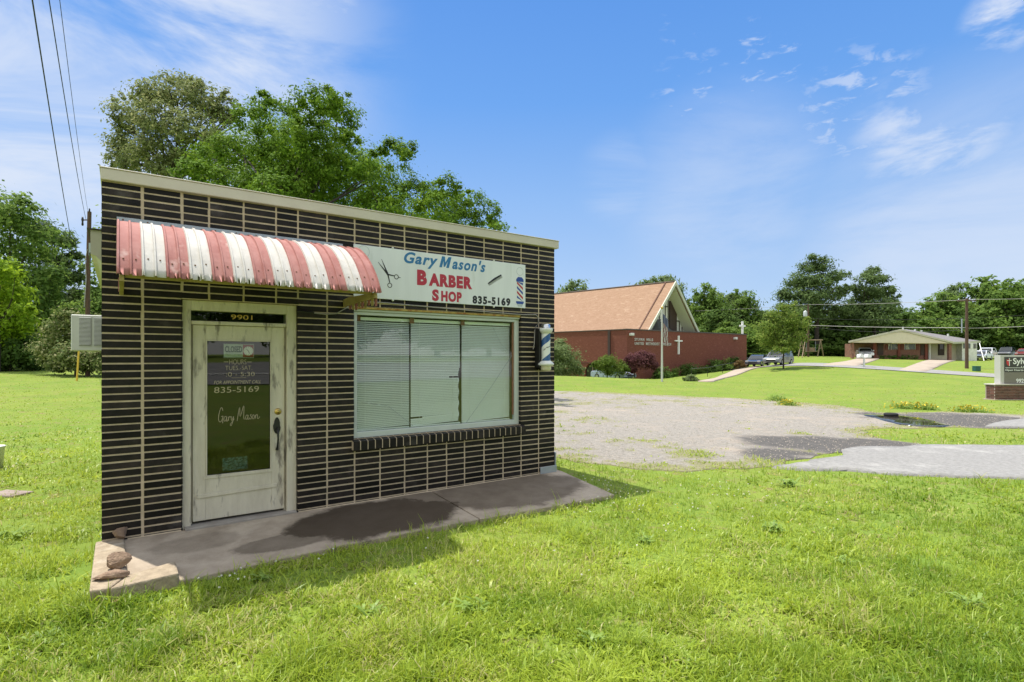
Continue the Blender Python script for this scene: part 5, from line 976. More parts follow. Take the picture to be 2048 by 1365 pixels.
# ------------------------------------------------------------------ cars
def car(label, paint, loc, fwd, kind='sedan', group=None):
    c = thing('parked_car', label, 'car', (loc[0], loc[1], gz(*loc)+.06), math.atan2(fwd[1], fwd[0]), group)
    suv = kind == 'suv'; L, Wd, H = (4.6, 1.85, 1.7) if suv else (4.7, 1.8, 1.43); hb_ = .98 if suv else .88
    side = [(-L/2, .35), (-L/2+.02, .75), (-L/2+.12, hb_+.02), (-L/2+.55, hb_+.05), (.55, hb_+.06), (L/2-.9, hb_-.05), (L/2-.25, hb_-.18), (L/2-.04, .62), (L/2, .35), (L/2-.3, .24), (-L/2+.25, .24)]
    b_ = MB(); b_.hexa([(x, -Wd/2, z) for x, z in side], [(x, Wd/2, z) for x, z in side]); b_.build('body', paint, c, bev=.07)
    if suv: roof = [(-L/2+.1, hb_+.03), (-L/2+.35, H-.12), (-L/2+.7, H), (.1, H), (.45, H-.1), (1.15, hb_+.03)]
    else: roof = [(-1.75, hb_+.03), (-1.0, H-.1), (-.6, H), (.15, H), (.5, H-.12), (1.25, hb_+.01)]
    iw = Wd/2-.22
    cb_ = MB(); vs = []
    for s_ in (-1, 1): vs.append([(x, s_*(Wd/2-.06 if z < hb_+.1 else iw+.05 if z < H-.05 else iw), z) for x, z in roof])
    cb_.hexa(vs[0], vs[1]); cb_.build('cabin', paint, c, bev=.03)
    def qd(pts, name):
        g_ = MB(); pts = [Vector(p) for p in pts]; n_ = (pts[1]-pts[0]).cross(pts[2]-pts[0]).normalized(); mid = sum(pts, Vector())/len(pts)
        if n_.dot(mid-Vector((0, 0, .7))) < 0: n_ = -n_
        g_.hexa([p+n_*.002 for p in pts], [p+n_*.012 for p in pts]); g_.build(name, carglass_m, c)
    a, b2, e_, d_ = roof[5], roof[4], roof[0], roof[1]
    lw = Wd/2-.16
    qd([(a[0]-.06, -lw, a[1]+.05), (a[0]-.06, lw, a[1]+.05), (b2[0]+.05, iw-.03, b2[1]-.02), (b2[0]+.05, -iw+.03, b2[1]-.02)], 'windshield')
    qd([(e_[0]+.08, -lw, e_[1]+.08), (e_[0]+.08, lw, e_[1]+.08), (d_[0]-.05, iw-.03, d_[1]-.02), (d_[0]-.05, -iw+.03, d_[1]-.02)], 'rear_window')
    for s_ in (-1, 1):
        yl, yh = s_*(Wd/2-.055), s_*(iw+.055)
        for x0, x1, t0, t1 in ((-.28, .95, -.28, .42), (-1.35 if not suv else -1.2, -.36, -.9 if not suv else -1.1, -.36)): qd([(x0, yl, hb_+.10), (x1, yl, hb_+.10), (t1, yh, H-.13), (t0, yh, H-.13)], 'side_window')
        for x in (L/2-.92, -L/2+.95):
            wh = bpy.data.objects.new('wheel', None); COL.objects.link(wh); wh.parent = c
            M = Matrix.Translation((x, s_*(Wd/2-.10), .33)); t_ = MB(); t_.lathe([(.20, -.11), (.31, -.11), (.335, -.08), (.335, .08), (.31, .11), (.20, .11)], (x, s_*(Wd/2-.09), .335), 20, 0, 'y'); t_.build('tyre', tyre_m, wh)
            r_ = MB(); r_.lathe([(0, s_*.105), (.07, s_*.108), (.16, s_*.095), (.205, s_*.105)], (x, s_*(Wd/2-.09), .335), 16, 0, 'y'); r_.build('rim', rim_m, wh)
        h_ = MB(); h_.box(L/2-.26, L/2-.05, s_*(Wd/2-.42), s_*(Wd/2-.06), .60, .72); h_.build('headlight', mat('lamp glass', (.6, .62, .64), rough=.15), c, bev=.02)
        h_ = MB(); h_.box(-L/2-.01, -L/2+.08, s_*(Wd/2-.40), s_*(Wd/2-.08), .66, .82); h_.build('tail_light', mat('tail red', (.3, .01, .01), rough=.2), c, bev=.02)
        h_ = MB(); h_.box(.75, .95, s_*(Wd/2), s_*(Wd/2+.16), hb_+.06, hb_+.2); h_.build('mirror', paint, c, bev=.03)
    g_ = MB(); g_.box(L/2-.06, L/2+.004, -.5, .5, .42, .58); g_.build('grille', black_m, c, bev=.01)
    return c
def cpaint(n, c): m = mat(n, c, rough=.25, spec=.6); b = next(x for x in m.node_tree.nodes if x.type == 'BSDF_PRINCIPLED'); b.inputs['Coat Weight'].default_value = .6; return m
pw_ = cpaint('white car paint', (.72, .73, .74)); pd_ = cpaint('dark blue car paint', (.03, .035, .05)); ps_ = cpaint('grey car paint', (.13, .14, .15)); pr_ = cpaint('red car paint', (.22, .03, .03)); pb_ = cpaint('pale blue car paint', (.30, .36, .45))
def at(px, Y): return ((px-CX)/F*Y, Y)
car('dark blue sedan parked by the right end of the church', pd_, at(1516, 66), (-.62, -.78))
car('grey suv parked by the road behind the young tree', ps_, at(1557, 63), (-.72, -.69), 'suv')
car('white sedan under the left carport of the beige house', pw_, at(1729, 77.5), (-.45, -.89))
car('pale blue car half hidden behind the small green tree at the church', pb_, at(1226, 56), (.6, -.8))
car('white suv parked far right beyond the white house wing', pw_, at(1974, 88), (-.75, -.6), 'suv')
car('white sedan just right of the white house wing', pw_, at(1963, 84), (-.8, -.6))
car('black suv in the shade of the far right wood', pd_, at(2014, 96), (-.8, -.6), 'suv')
car('red car half hidden behind the church road sign', pr_, at(2050, 92), (-.8, -.6))

# ------------------------------------------------------------------ poles and wires
def pole(name, label, px, pbase, ptop, hwb=.16, hwt=.11, Y=None, lean=0):
    if Y is None: x, y = gpt(px, pbase)
    else: x, y = at(px, Y)
    z = gz(x, y); ht = EYE+(HY-ptop)/F*y-z; t = thing(name, label, 'utility pole', (x, y, z), 0)
    MB().tube([(0, 0, -.4), (0, 0, ht*.5), (lean, 0, ht)], [hwb, (hwb+hwt)/2, hwt], 10).build('shaft', polewood_m, t); return t, x, y, z, ht
p1, x1, y1, z1, h1 = pole('utility_pole', 'wooden utility pole with a grey transformer near the swing set', 1616.5, 714, 609, .16, .11)
tr_ = MB(); zt = EYE+(HY-634)/F*y1-z1; tr_.lathe([(0, zt), (.26, zt), (.27, zt+.1), (.27, zt+.75), (.22, zt+.85), (.05, zt+.9), (.05, zt+1.0), (0, zt+1.0)], (-.45, 0, 0), 14); tr_.build('transformer', mat('transformer grey', (.5, .53, .55), rough=.5), p1)
MB().box(-.2, -.1, -.05, .05, zt+.2, zt+.3).build('bracket', steel_m, p1)
p2, x2, y2, z2, h2 = pole('utility_pole', 'tall brown utility pole in front of the white house wing', 1933.5, 737.5, 597, .17, .12)
MB().box(-.95, .95, -.06, .06, h2-.32, h2-.20).build('crossarm', polewood_m, p2)
for k in (-.85, .85, .35): MB().lathe([(.05, h2-.198), (.06, h2-.12), (.03, h2-.05), (0, h2-.05)], (k, 0, 0), 8).build('insulator', steel_m, p2)
kz = lambda py: EYE+(HY-py)/F*y2-z2
MB().tube([(-.52, 0, kz(666)), (-.52, 0, kz(638))], .06, 8).build('riser_pipe', steel_m, p2); MB().box(-.5, -.14, -.03, .03, kz(656), kz(655)).build('bracket', steel_m, p2)
def wire(label, a, b, sag, r=.012, m=wire_m, group='power lines', n=16):
    a, b = Vector(a), Vector(b); pts = [a.lerp(b, i/n)-Vector((0, 0, sag*4*(i/n)*(1-i/n))) for i in range(n+1)]; w = MB(); w.tube(pts, r, 5); return w.build('power_line', m, org=a, loc=a, label=label, cat='wire', group=group)
def pa(px, py, Y): return P(px, py, Y)
e1 = lambda py: P(1616.5, py, y1); e2 = lambda py: P(1934, py, y2)
far_r = lambda py: P(2300, py, 46)
wire('top wire between the two right-hand utility poles', e1(609.5), e2(600), .15, .022, paleWire_m); wire('second wire down between the two right-hand utility poles', e1(637), e2(637), .2, .016)
wire('third thick cable down between the two right-hand utility poles', e1(651), e2(656), .1, .035, paleWire_m); wire('lowest cable between the two right-hand utility poles', e1(653.5), e2(660), .5, .022)
wire('top wire running right from the tall brown pole', e2(599), P(2300, 578, 50), .3, .022, paleWire_m); wire('middle wire running right from the tall brown pole', e2(637), P(2300, 600, 50), .3, .016); wire('lowest cable running right from the tall brown pole', e2(657), P(2300, 628, 50), .3, .03, paleWire_m)
wire('top wire running left from the transformer pole over the church', e1(609.5), P(1180, 622, 120), .6, .018, paleWire_m); wire('low cable running left from the transformer pole behind the white cross', e1(651), P(1300, 640, 115), .6, .02)
gp_ = MB(); a_ = P(1604, 720, y1-2.5); a_.z = gz(a_.x, a_.y); gp_.tube([a_, P(1613, 668, y1-.4)], [.07, .05], 8); gp_.build('brace_post', tanwood_m, org=a_, loc=a_, label='pale leaning brace post beside the transformer pole', cat='post')
p3, x3, y3, z3, h3 = pole('utility_pole', 'dark utility pole with side insulator left of the shop roof', 175.5, 745, 424, .16, .125, Y=38, lean=.12)
k3 = lambda py: EYE+(HY-py)/F*y3-z3
MB().box(-.38, -.05, -.03, .03, k3(441.5), k3(439.5)).build('side_arm', polewood_m, p3); MB().lathe([(.04, k3(452)), (.07, k3(450)), (.05, k3(444)), (.08, k3(440)), (.04, k3(434)), (0, k3(434))], (-.36, 0, 0), 10).build('insulator', black_m, p3)
MB().lathe([(.03, h3), (.06, h3+.05), (.03, h3+.14), (.06, h3+.18), (0, h3+.25)], (.12, 0, 0), 8).build('top_insulator', black_m, p3)
MB().box(.18, .55, -.15, .15, k3(513), k3(487)).build('meter_box', mat('meter grey', (.30, .35, .36), rough=.5), p3)
MB().tube([(-.1, -.19, k3(615)), (.05, -.2, k3(560)), (-.02, -.19, k3(520)), (.1, -.16, k3(500))], .025, 6).build('cable', paleWire_m, p3)
wire('leftmost overhead wire sweeping up to the top left corner', P(150, 520, 46), P(60, -30, 11), .3, .016); wire('overhead wire from the left pole to the top edge', P(172, 440, 38), P(92, -40, 11), .3, .012); wire('faint thin overhead wire beside the one from the left pole', P(176, 424, 38), P(112, -60, 11.5), .3, .008)
wire('service wire dropping from the left pole to the shop wall', P(180, 520, 38), SL(-.16, 2.0, 1.30+B-.0), .4, .012)
gg = MB(); a_ = P(153.5, 750, 33); a_.z = gz(a_.x, a_.y)-.05; gg.tube([a_, P(158.5, 690, 33.3)], .05, 8); gg.build('guy_wire_guard', mat('yellow plastic', (.65, .42, .03), rough=.5), org=a_, loc=a_, label='yellow guy wire guard on the lawn below the air conditioner', cat='guard')

# ------------------------------------------------------------------ small things on the far lawn
x, y = at(1624, 83); sw = thing('swing_set', 'weathered wooden A-frame swing set at the edge of the wood', 'swing set', (x, y, gz(x, y)))
for sx in (-1.6, 1.3):
    for sy in (-1, 1): MB().tube([(sx+sy*.75, sy*.5, -.05), (sx, 0, 2.5)], .09, 6).build('leg', tanwood_m, sw)
MB().tube([(-1.9, 0, 2.52), (1.6, 0, 2.52)], .09, 6).build('top_beam', tanwood_m, sw); MB().tube([(-1.9, -.3, 1.3), (-1.2, .3, 1.3)], .06, 6).build('cross_rail', tanwood_m, sw); MB().tube([(.95, -.3, 1.3), (1.65, .3, 1.3)], .06, 6).build('cross_rail', tanwood_m, sw)
st = MB(); st.box(-.9, .6, -.3, .3, .75, .82); st.box(-.9, .6, .25, .32, .84, 1.4); st.build('seat', tanwood_m, sw)
cz = MB()
for a in (-.85, .55): cz.tube([(a, 0, .8), (a, 0, 2.45)], .025, 5)
cz.build('chain', steel_m, sw)
x, y = gpt(1732, 735); x -= .2; mb_ = thing('mailbox_post', 'pair of white mailboxes on one post beside the road', 'mailbox', (x, y, gz(x, y)))
MB().box(-.06, .06, -.06, .06, -.1, .95).build('post', white_m, mb_); MB().box(-.65, .65, -.08, .08, .955, 1.0).build('shelf', white_m, mb_)
for k in (-.38, .38):
    b_ = MB(); b_.prism([(k-.2, 1.003), (k+.2, 1.003), (k+.2, 1.2), (k+.12, 1.33), (k-.12, 1.33), (k-.2, 1.2)], 'y', -.3, .3); b_.build('mailbox', whitecross_m, mb_)
x, y = gpt(1953, 743); ub = thing('utility_box', 'small dark green utility box on the lawn right of the tall pole', 'utility box', (x, y, gz(x, y)))
MB().box(-.26, .26, -.22, .22, 0, .45).build('body', mat('utility green', (.02, .10, .08), rough=.5), ub, bev=.03); MB().box(-.28, .28, -.24, .24, .453, .52).build('lid', mat('utility green lid', (.03, .13, .10), rough=.5), ub, bev=.02)
x, y = at(1957, 80); gd = MB(); z = gz(x, y); o_ = P(1959, 687, 80); gd.tube([o_, P(1968, 722, 77)], .05, 6); gd.build('leaning_pipe', whitecross_m, org=o_, loc=o_, label='white pipe leaning from the house roof corner to the lawn', cat='pipe')

# church road sign
x, y = gpt(1992, 801); x = (1990-CX)/F*y; zg = gz(x+1, y); k_ = y/F
ms = thing('church_sign', 'brick based church road sign with dark panel at the right frame edge', 'sign', (x, y, zg)); wS = 170*k_; zz = lambda py: EYE+(HY-py)*k_-zg
MB().box(-.06, wS+.06, -.06, .56, -.25, zz(799)).build('footing', drive_m, ms, bev=.01)
bb = MB()
bb.box(.0, wS, 0, .5, zz(799)+.002, zz(771), 1)
rows = 9; bh = (zz(771)-zz(799))/rows
for i in range(rows):
    xx = -.1*(i % 2)
    while xx < wS:
        if i < rows-1: bb.box(max(xx+.004, -.003), min(xx+.196, wS), -.006, .05, zz(799)+i*bh+.008, zz(799)+(i+1)*bh-.006, 0, random.random()); xx += .2
        else: bb.box(max(xx+.004, -.003), min(xx+.061, wS), -.006, .05, zz(799)+i*bh+.008, zz(799)+(i+1)*bh-.006, 0, random.random()); xx += .065
    for k in range(2): bb.box(-.006, .05, .052+k*.2, .25+k*.2-.01, zz(799)+i*bh+.008, zz(799)+(i+1)*bh-.006, 0, random.random())
bb.build('brick_base', [mat('sign brick', (.16, .06, .045), (.10, .045, .035), 8, .85, attr=.4), mat('sign mortar', (.35, .29, .25), rough=.9)], ms)
MB().box(-.04, wS+.04, -.05, .55, zz(771)+.002, zz(768.5)).build('cap', mat('sign stone cap', (.50, .47, .42), rough=.8), ms, bev=.008)
xl = (2005-1990)*k_
MB().box(xl, wS-xl, .10, .42, zz(768.5)+.002, zz(711)).build('cabinet', mat('sign frame grey', (.50, .49, .46), rough=.5), ms, bev=.01)
xi = (2012.5-1990)*k_; MB().box(xi, wS-xi, .085, .098, zz(745), zz(714.5)).build('dark_panel', mat('sign charcoal', (.045, .043, .045), rough=.4), ms); MB().box(xi, wS-xi, .085, .098, zz(768), zz(745.4)).build('grey_panel', mat('sign warm grey', (.20, .18, .16), rough=.5), ms)
X_ = lambda px: (px-1990)*k_
sgw = mat('sign letter white', (.85, .85, .85), rough=.4)
text('Sylvan Hills', sgw, (X_(2029.5), X_(2105), zz(732.5), zz(716.5)), .083, ms, bold=.02); text('United Methodist Church', sgw, (X_(2046), X_(2140), zz(737), zz(732.5)), .083, ms, bold=.01)
text('Open Hearts-', sgw, (X_(2014), X_(2052), zz(743.5), zz(738.8)), .083, ms, bold=.012); text('992', sgw, (X_(2036), X_(2051), zz(766.5), zz(758)), .083, ms, bold=.02)
ln = MB(); ln.box(X_(2014), X_(2140), .082, .0848, zz(736.6), zz(735.8)); ln.build('rule', sgw, ms)
cr_ = MB(); cr_.box(X_(2021.6), X_(2022.8), .081, .0848, zz(732.5), zz(716.5)); cr_.box(X_(2017.5), X_(2021.5), .081, .0848, zz(722.2), zz(721)); cr_.box(X_(2022.9), X_(2027), .081, .0848, zz(722.2), zz(721)); cr_.build('cross_emblem', sgw, ms)
fe = MB(); fe.prism([(X_(a), zz(b)) for a, b in ((2016.2, 724), (2016.5, 718.5), (2018.5, 721), (2020.8, 717.5), (2021.3, 726), (2021.4, 733), (2018.5, 731), (2016.8, 728.5))], 'y', .0825, .0846); fe.build('flame_emblem', mat('flame red', (.55, .03, .04), rough=.4), ms)

# tyre by the puddle, bucket at the frame edge, stone on the lawn
x, y = gpt(1782, 834.5); ty = MB(); ty.lathe([(.15, .05), (.17, .02), (.24, .0), (.30, .03), (.31, .09), (.29, .15), (.23, .17), (.16, .15), (.15, .1), (.15, .05)], seg=28); ty.build('old_tyre', tyre_m, loc=(x, y, gz(x, y)+.02), label='old black tyre lying at the edge of the puddle', cat='tyre').scale = (.66, .66, .66)
x, y = gpt(-14, 938); bk = thing('bucket', 'white plastic bucket cut by the left frame edge', 'bucket', (x, y, gz(x, y)))
MB().lathe([(0, .01), (.125, .01), (.15, .36), (.158, .365), (.158, .38), (.14, .38), (.12, .03), (0, .03)], seg=28).build('pail', whitecross_m, bk)
MB().tube([(.155*math.cos(a), .155*math.sin(a)*.2-.13, .33-.16*math.sin(a)) for a in np.linspace(0, math.pi, 14)], .003, 5).build('handle', steel_m, bk)
x, y = gpt(18, 990); b_ = MB(); b_.hexa([(-.22, -.14, -.1), (.2, -.16, -.1), (.25, .12, -.1), (-.18, .16, -.1)], [(-.22, -.14, .035), (.2, -.16, .03), (.25, .12, .025), (-.18, .16, .04)]); b_.build('flat_stone', mat('grey pink stone', (.34, .28, .25), (.26, .20, .17), 9, .9, .4), loc=(x, y, gz(x, y)), bev=.02, label='flat greyish stone sunk in bare soil near the left edge', cat='stone')

# ------------------------------------------------------------------ grass, clover, weeds, wild flowers
grass_m = leafmat('grass blades', (.125, .225, .014), (.37, .46, .05), .36, .5, (.46, .41, .20), spec=.3, rg=.42)
def sl2(poly): return [tuple(SL(u, y)[:2]) for u, y in poly]
KEEP = [sl2([(-.01, 0), (WID+.01, 0), (WID+.01, DEP), (-.01, DEP)]), sl2([(a, b*.985) for a, b in SLAB]), sl2([(-.05, 0), (-.05, -1.35), (.07, -1.38), (.54, -1.32), (.54, -.98), (.2, -1.1), (.18, 0)]), APRON, DRIVE1, DRIVE2]
RD = np.array(rp)
def ondrive(x, y):
    m = np.zeros(len(x), bool)
    for k in KEEP: m |= inpoly(x, y, k)
    for a, b in zip(RD[:-1], RD[1:]):
        d = b-a; t = np.clip(((x-a[0])*d[0]+(y-a[1])*d[1])/(d@d), 0, 1); m |= np.hypot(x-a[0]-t*d[0], y-a[1]-t*d[1]) < 2.75
    return m
SOIL = [(*gpt(30, 985), .35, .16), (*gpt(160, 1150), .14, .35), (*gpt(185, 1090), .10, .4)]
def blades(N_, r):
    py = 738+(1720-738)*r.random(N_)**.95; Y = 1.86*F/(py-HY); x = (r.uniform(-350, 2400, N_)-CX)/F*Y+r.uniform(-1.6, 1.6, N_); y = Y
    k = ~ondrive(x, y); x, y = x[k], y[k]
    nb = 130000; xb, yb = r.uniform(0, 34, nb), r.uniform(7.5, 30, nb); kb = r.random(nb) < np.minimum(1, 11/yb)*.9; xb, yb = xb[kb], yb[kb]; kb = inpoly(xb, yb, GRAVEL) & ~ondrive(xb, yb); xb, yb = xb[kb], yb[kb]      # extra blades for the tufts in the gravel
    x, y = np.concatenate([x, xb]), np.concatenate([y, yb]); g_ = inpoly(x, y, GRAVEL); ed = np.exp(-edgedist(x, y)/(.35+.03*y)); nz_ = fbm(x*.8, y*.8, 21)
    k = np.where(g_, r.random(len(x)) < grassmask(x, y), r.random(len(x)) > ed*.35*np.clip((.7-nz_)*3, 0, 1))
    for sx, sy, a, b in SOIL: k &= ~((((x-sx)/a)**2+((y-sy)/b)**2 < 1) & (r.random(len(x)) < .9))
    bare = (fbm(x*2.6, y*2.6, 33) > .61) & (y < 14) & (r.random(len(x)) < .7); k &= ~bare
    return x[k], y[k], g_[k], ed[k]
def grassmesh(name, N_, seed):
    r = np.random.default_rng(seed); x, y, ong, ed = blades(N_, r); z = GZ(x, y)+np.where(ong, .014, 0); n = len(x); D = np.hypot(x, y)
    hN = fbm(x*.9, y*.9, 50); h = (.035+.075*r.random(n)**1.5)*(.25+.9*hN+.75*fbm(x*4, y*4, 55)**1.5*1.3); h *= np.where(D > 18, .55, 1)*np.where(ong, .8, 1)
    h *= np.where((fbm(x*2.2, y*2.2, 44) > .63) & (D < 16), 1.7, 1)*np.where((r.random(n) < .03) & (D < 16), 1.7, 1)
    broad = r.random(n) < .26*(fbm(x*1.3, y*1.3, 61) > .48)+.05; w = np.maximum(.0062, .0008*D)*(.7+.7*r.random(n))*np.where(broad, 2.6, 1); h *= np.where(broad, .85, 1)
    th_ = r.uniform(0, 2*np.pi, n); lean = np.abs(r.normal(.85, .45, n))+np.where(broad, .5, 0); dx, dy = np.cos(th_), np.sin(th_); sx, sy = -dy, dx; tw = r.normal(0, .5, n); sx, sy = sx*np.cos(tw)+dx*np.sin(tw), sy*np.cos(tw)+dy*np.sin(tw)
    L1, L2 = .55, 1.0
    def pt(f, wf):
        ho_ = h*f*np.sin(lean*f*1.2); vz = h*f*np.cos(lean*f*1.0); c = np.stack([x+dx*ho_, y+dy*ho_, z-.006+vz], 1); o_ = np.stack([sx*w*wf, sy*w*wf, np.zeros(n)], 1); return c-o_, c+o_
    a0, a1 = pt(0, .45); b0, b1 = pt(.5, .5); c0, c1 = pt(1.0, .06)
    V = np.stack([a0, a1, b0, b1, c0, c1], 1).reshape(-1, 3); i = np.arange(n)[:, None]*6; Fc = np.concatenate([i+[0, 1, 3, 2], i+[2, 3, 5, 4]], 0)
    patch = fbm(x*.35, y*.35, 70)*.55+fbm(x*1.7, y*1.7, 71)*.45; v = np.clip(.15+.55*r.random(n)+(patch-.5)*1.9, 0, .8); v = np.where(D > 18, .3+.25*r.random(n)+(patch-.5)*.6, v); v = np.where(r.random(n) < .035+.24*(fbm(x*1.3, y*1.3, 80) > .585)+.55*ed*(y > 12)+.25*((y > 22) & (y < 33) & (x > 0) & (fbm(x*.25, y*.6, 90) > .45)), .86+.14*r.random(n), v)
    return tag(fast(name, V, Fc, grass_m, np.concatenate([v, v])), kind='stuff')
grassmesh('grass', 460000, 5)
def petals(name, pts, m, rad, seed, stem=None):
    r = np.random.default_rng(seed); V, Fc = [], []
    for (x, y, h_) in pts:
        z = gz(x, y)+h_; 
        for k in range(9):
            d = r.normal(size=3); d[2] = abs(d[2])*.8; d /= np.linalg.norm(d); t = np.cross(d, r.normal(size=3)); t /= np.linalg.norm(t); b = np.cross(d, t); c = np.array([x, y, z])+d*rad*.7; o_ = len(V); V += [c-t*rad*.55, c-b*rad*.55, c+t*rad*.55, c+b*rad*.55]; Fc.append([o_, o_+1, o_+2, o_+3])
    return fast(name, np.array(V), np.array(Fc), m, r.random(len(Fc)))
r = np.random.default_rng(91); pts = []
for px, py, sx, sy, n in ((1195, 972, 45, 28, 45), (1300, 1000, 130, 35, 60), (470, 1165, 40, 18, 12), (1420, 990, 160, 30, 50), (600, 1120, 60, 10, 6), (1150, 1040, 200, 60, 16)):
    X, Y = GP(px+r.normal(0, sx, n), np.maximum(py+r.normal(0, sy, n), 925)); ok = np.isfinite(Y)&~ondrive(np.nan_to_num(X), np.nan_to_num(Y))&~inpoly(np.nan_to_num(X), np.nan_to_num(Y), GRAVEL); pts += [(a, b, .06+.03*r.random()) for a, b in zip(X[ok], Y[ok])]
clm = mat('clover white', (.70, .68, .58), rough=.7); tag(petals('clover_blossoms', pts, clm, .011, 92), kind='stuff')
ylm = mat('flower yellow', (.62, .50, .03), rough=.6)
pts = []
for px, py, sx, sy, n in ((1620, 1000, 170, 30, 26), (1480, 1060, 150, 40, 10)):
    X, Y = GP(px+r.normal(0, sx, n), np.maximum(py+r.normal(0, sy, n), 965)); ok = ~inpoly(X, Y, GRAVEL)&~ondrive(X, Y); pts += [(a, b, .08+.05*r.random()) for a, b in zip(X[ok], Y[ok])]
tag(petals('yellow_lawn_flowers', pts, ylm, .010, 93), kind='stuff')
weed_m = leafmat('weed leaves', (.17, .27, .05), (.30, .42, .10), .4, .45, spec=.3, rg=.45)
def clump(name, label, px, py, wpx, hpx, flower, seed, group=None):
    x, y = gpt(px, py); k_ = y/F; rr = np.random.default_rng(seed); t = thing(name, label, 'flower clump' if flower else 'plant', (x, y, gz(x, y)), 0, group); n = 260
    X, Yy = rr.normal(0, wpx*k_*.35, n), rr.normal(0, .25, n); h = hpx*k_*(.4+.6*rr.random(n))*np.exp(-(X/(wpx*k_*.6))**2); th_ = rr.uniform(0, 6.28, n); w = .02+.0*X
    V = []; Fc = []
    for i in range(n):
        b = np.array([X[i], Yy[i], -.02]); tp = b+np.array([.06*math.cos(th_[i]), .06*math.sin(th_[i]), h[i]]); s_ = np.array([math.cos(th_[i]+1.5), math.sin(th_[i]+1.5), 0])*w[i]; o_ = len(V); V += [b-s_*.6, b+s_*.6, tp+s_*.3, tp-s_*.3]; Fc.append([o_, o_+1, o_+2, o_+3])
        m_ = b+(tp-b)*rr.uniform(.3, .9); a = rr.uniform(0, 6.28); lf = np.array([math.cos(a), math.sin(a), .3])*.12; sd = np.array([-math.sin(a), math.cos(a), 0])*.025; o_ = len(V); V += [m_, m_+lf*.5-sd, m_+lf, m_+lf*.5+sd]; Fc.append([o_, o_+1, o_+2, o_+3])
    fast('foliage', np.array(V), np.array(Fc), weed_m, rr.random(len(Fc)), t)
    if flower:
        V, Fc = [], []
        for i in rr.choice(n, 80, replace=False):
            c = np.array([X[i], Yy[i], h[i]*1.05]); 
            for q_ in range(2): u_ = rr.normal(size=3); u_ /= np.linalg.norm(u_); v_ = np.cross(u_, rr.normal(size=3)); v_ /= np.linalg.norm(v_); o_ = len(V); V += [c-u_*.032, c-v_*.032, c+u_*.032, c+v_*.032]; Fc.append([o_, o_+1, o_+2, o_+3])
        fast('blossom', np.array(V), np.array(Fc), ylm, None, t)
clump('flower_clump', 'yellow flowering clump at the far edge of the gravel left of the others', 1576, 811, 26, 12, True, 1); clump('weed_clump', 'taller green weed clump beside the leftmost yellow flowers', 1555, 802, 32, 14, False, 2)
clump('flower_clump', 'wide sparse yellow clump just left of the brightest yellow flowers', 1808, 817, 40, 12, True, 3); clump('flower_clump', 'brightest yellow flower clump on the bank behind the puddle', 1843, 819, 28, 14, True, 4); clump('flower_clump', 'rightmost yellow flower clump below the church road sign', 1940, 824, 52, 14, True, 5)
r = np.random.default_rng(17); n_ = 9000; X, Yy = r.uniform(0, 34, n_*6), r.uniform(7, 26, n_*6); k = inpoly(X, Yy, GRAVEL) & ~inpoly(X, Yy, APRON) & (r.random(n_*6) < 12/Yy); X, Yy = X[k][:n_*2], Yy[k][:n_*2]
m_ = len(X); sz = r.uniform(.004, .012, m_)*(1+Yy/40); Z = GZ(X, Yy)+.024; dirs = np.array([(1, 0, 0), (0, 1, 0), (-1, 0, 0), (0, -1, 0), (0, 0, .7)]); rot = r.uniform(0, 6.28, m_)
V = np.stack([np.stack([X+sz*(d_[0]*np.cos(rot)-d_[1]*np.sin(rot))*(1.4 if d_[0] else .9), Yy+sz*(d_[0]*np.sin(rot)+d_[1]*np.cos(rot)), Z+sz*d_[2]], 1) for d_ in dirs], 1).reshape(-1, 3)
i = np.arange(m_)[:, None]*5; Fc = np.concatenate([i+[a_, (a_+1) % 4, 4] for a_ in range(4)], 0); vv = r.random(m_)
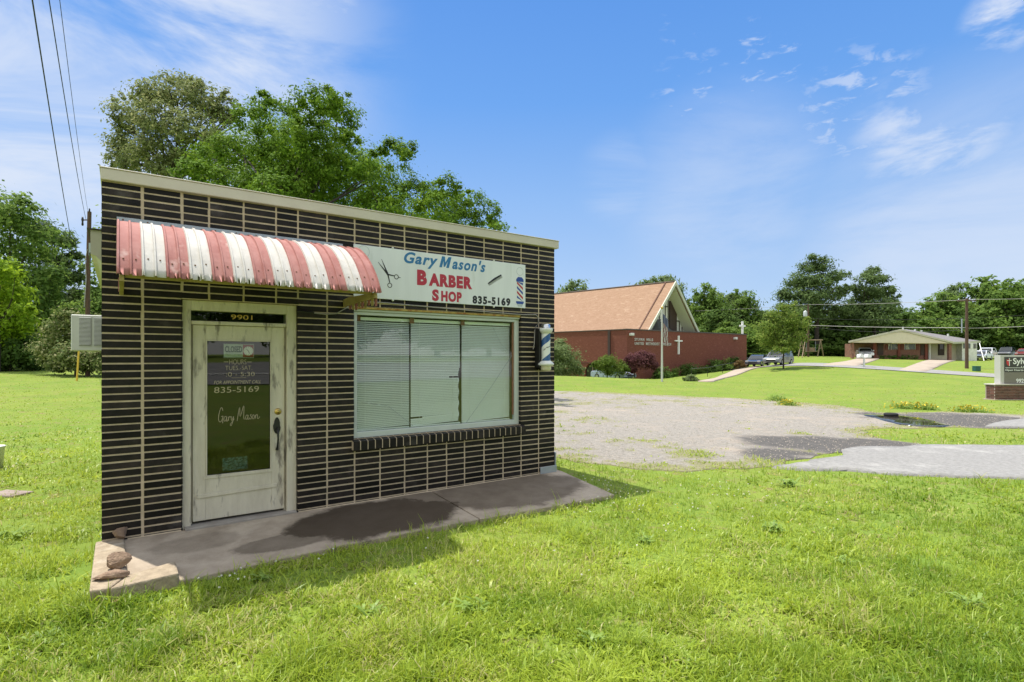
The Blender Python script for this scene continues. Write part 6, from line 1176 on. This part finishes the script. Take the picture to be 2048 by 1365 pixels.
tag(fast('gravel_stones', V, Fc, mat('loose stones', (.30, .265, .22), attr=.45, rough=.9, spec=.1), np.tile(vv, 4)), kind='stuff')
def rosette(label, px, py, rad, n, seed):
    x, y = gpt(px, py); rr = np.random.default_rng(seed); V, Fc = [], []; rad *= .72; n = int(n*1.6)
    for i in range(n):
        a = rr.uniform(0, 6.28); L = rad*rr.uniform(.35, 1.1); up_ = rr.uniform(.2, 1.25); w = L*rr.uniform(.07, .14); d = np.array([math.cos(a), math.sin(a), 0]); s_ = np.array([-d[1], d[0], 0]); b0 = rr.normal(0, .3*rad, 3)*[1, 1, 0]; o_ = len(V)
        pr = [(0, 0, .15), (.35, .35*up_, .8), (.7, .5*up_, 1), (1, .42*up_, .1)]
        for f, hh, ww in pr: c = b0+d*L*f+np.array([0, 0, L*hh*1.1+.01]); V += [c-s_*w*ww, c+s_*w*ww]
        for k in range(3): Fc.append([o_+2*k, o_+2*k+1, o_+2*k+3, o_+2*k+2])
    o_ = fast('weed_plant', np.array(V), np.array(Fc), weed_m, np.repeat(rr.random(n), 3)); o_.location = (x, y, gz(x, y)); tag(o_, label, 'weed', 'broadleaf weeds in the lawn')
for a in [('leafy weed clump at the bottom centre of the lawn', 745, 1232, .16, 34, 1), ('broad leaved weed right of the bottom centre clump', 945, 1222, .17, 26, 2), ('weed rosette in the lawn at the right half below the apron', 1545, 1062, .2, 30, 3), ('weed tuft at the lower right of the lawn', 1940, 1215, .16, 24, 4), ('weed with long leaves in the shade beside the walkway', 528, 1160, .17, 12, 5), ('dark weed tuft at the left frame edge', 20, 1075, .22, 30, 6), ('tall grass tuft just before the asphalt apron', 1575, 972, .22, 40, 7), ('weed rosette near the bottom left corner', 85, 1290, .14, 22, 8), ('weed by the stone block at the left shop corner', 208, 1040, .08, 16, 9), ('leafy weed at the right of the walkway end', 1290, 1085, .16, 24, 10), ('low weed in the middle of the right lawn', 1690, 1130, .15, 22, 11), ('ragged weed at the bottom edge right of centre', 1180, 1290, .14, 24, 12)]: rosette(*a)
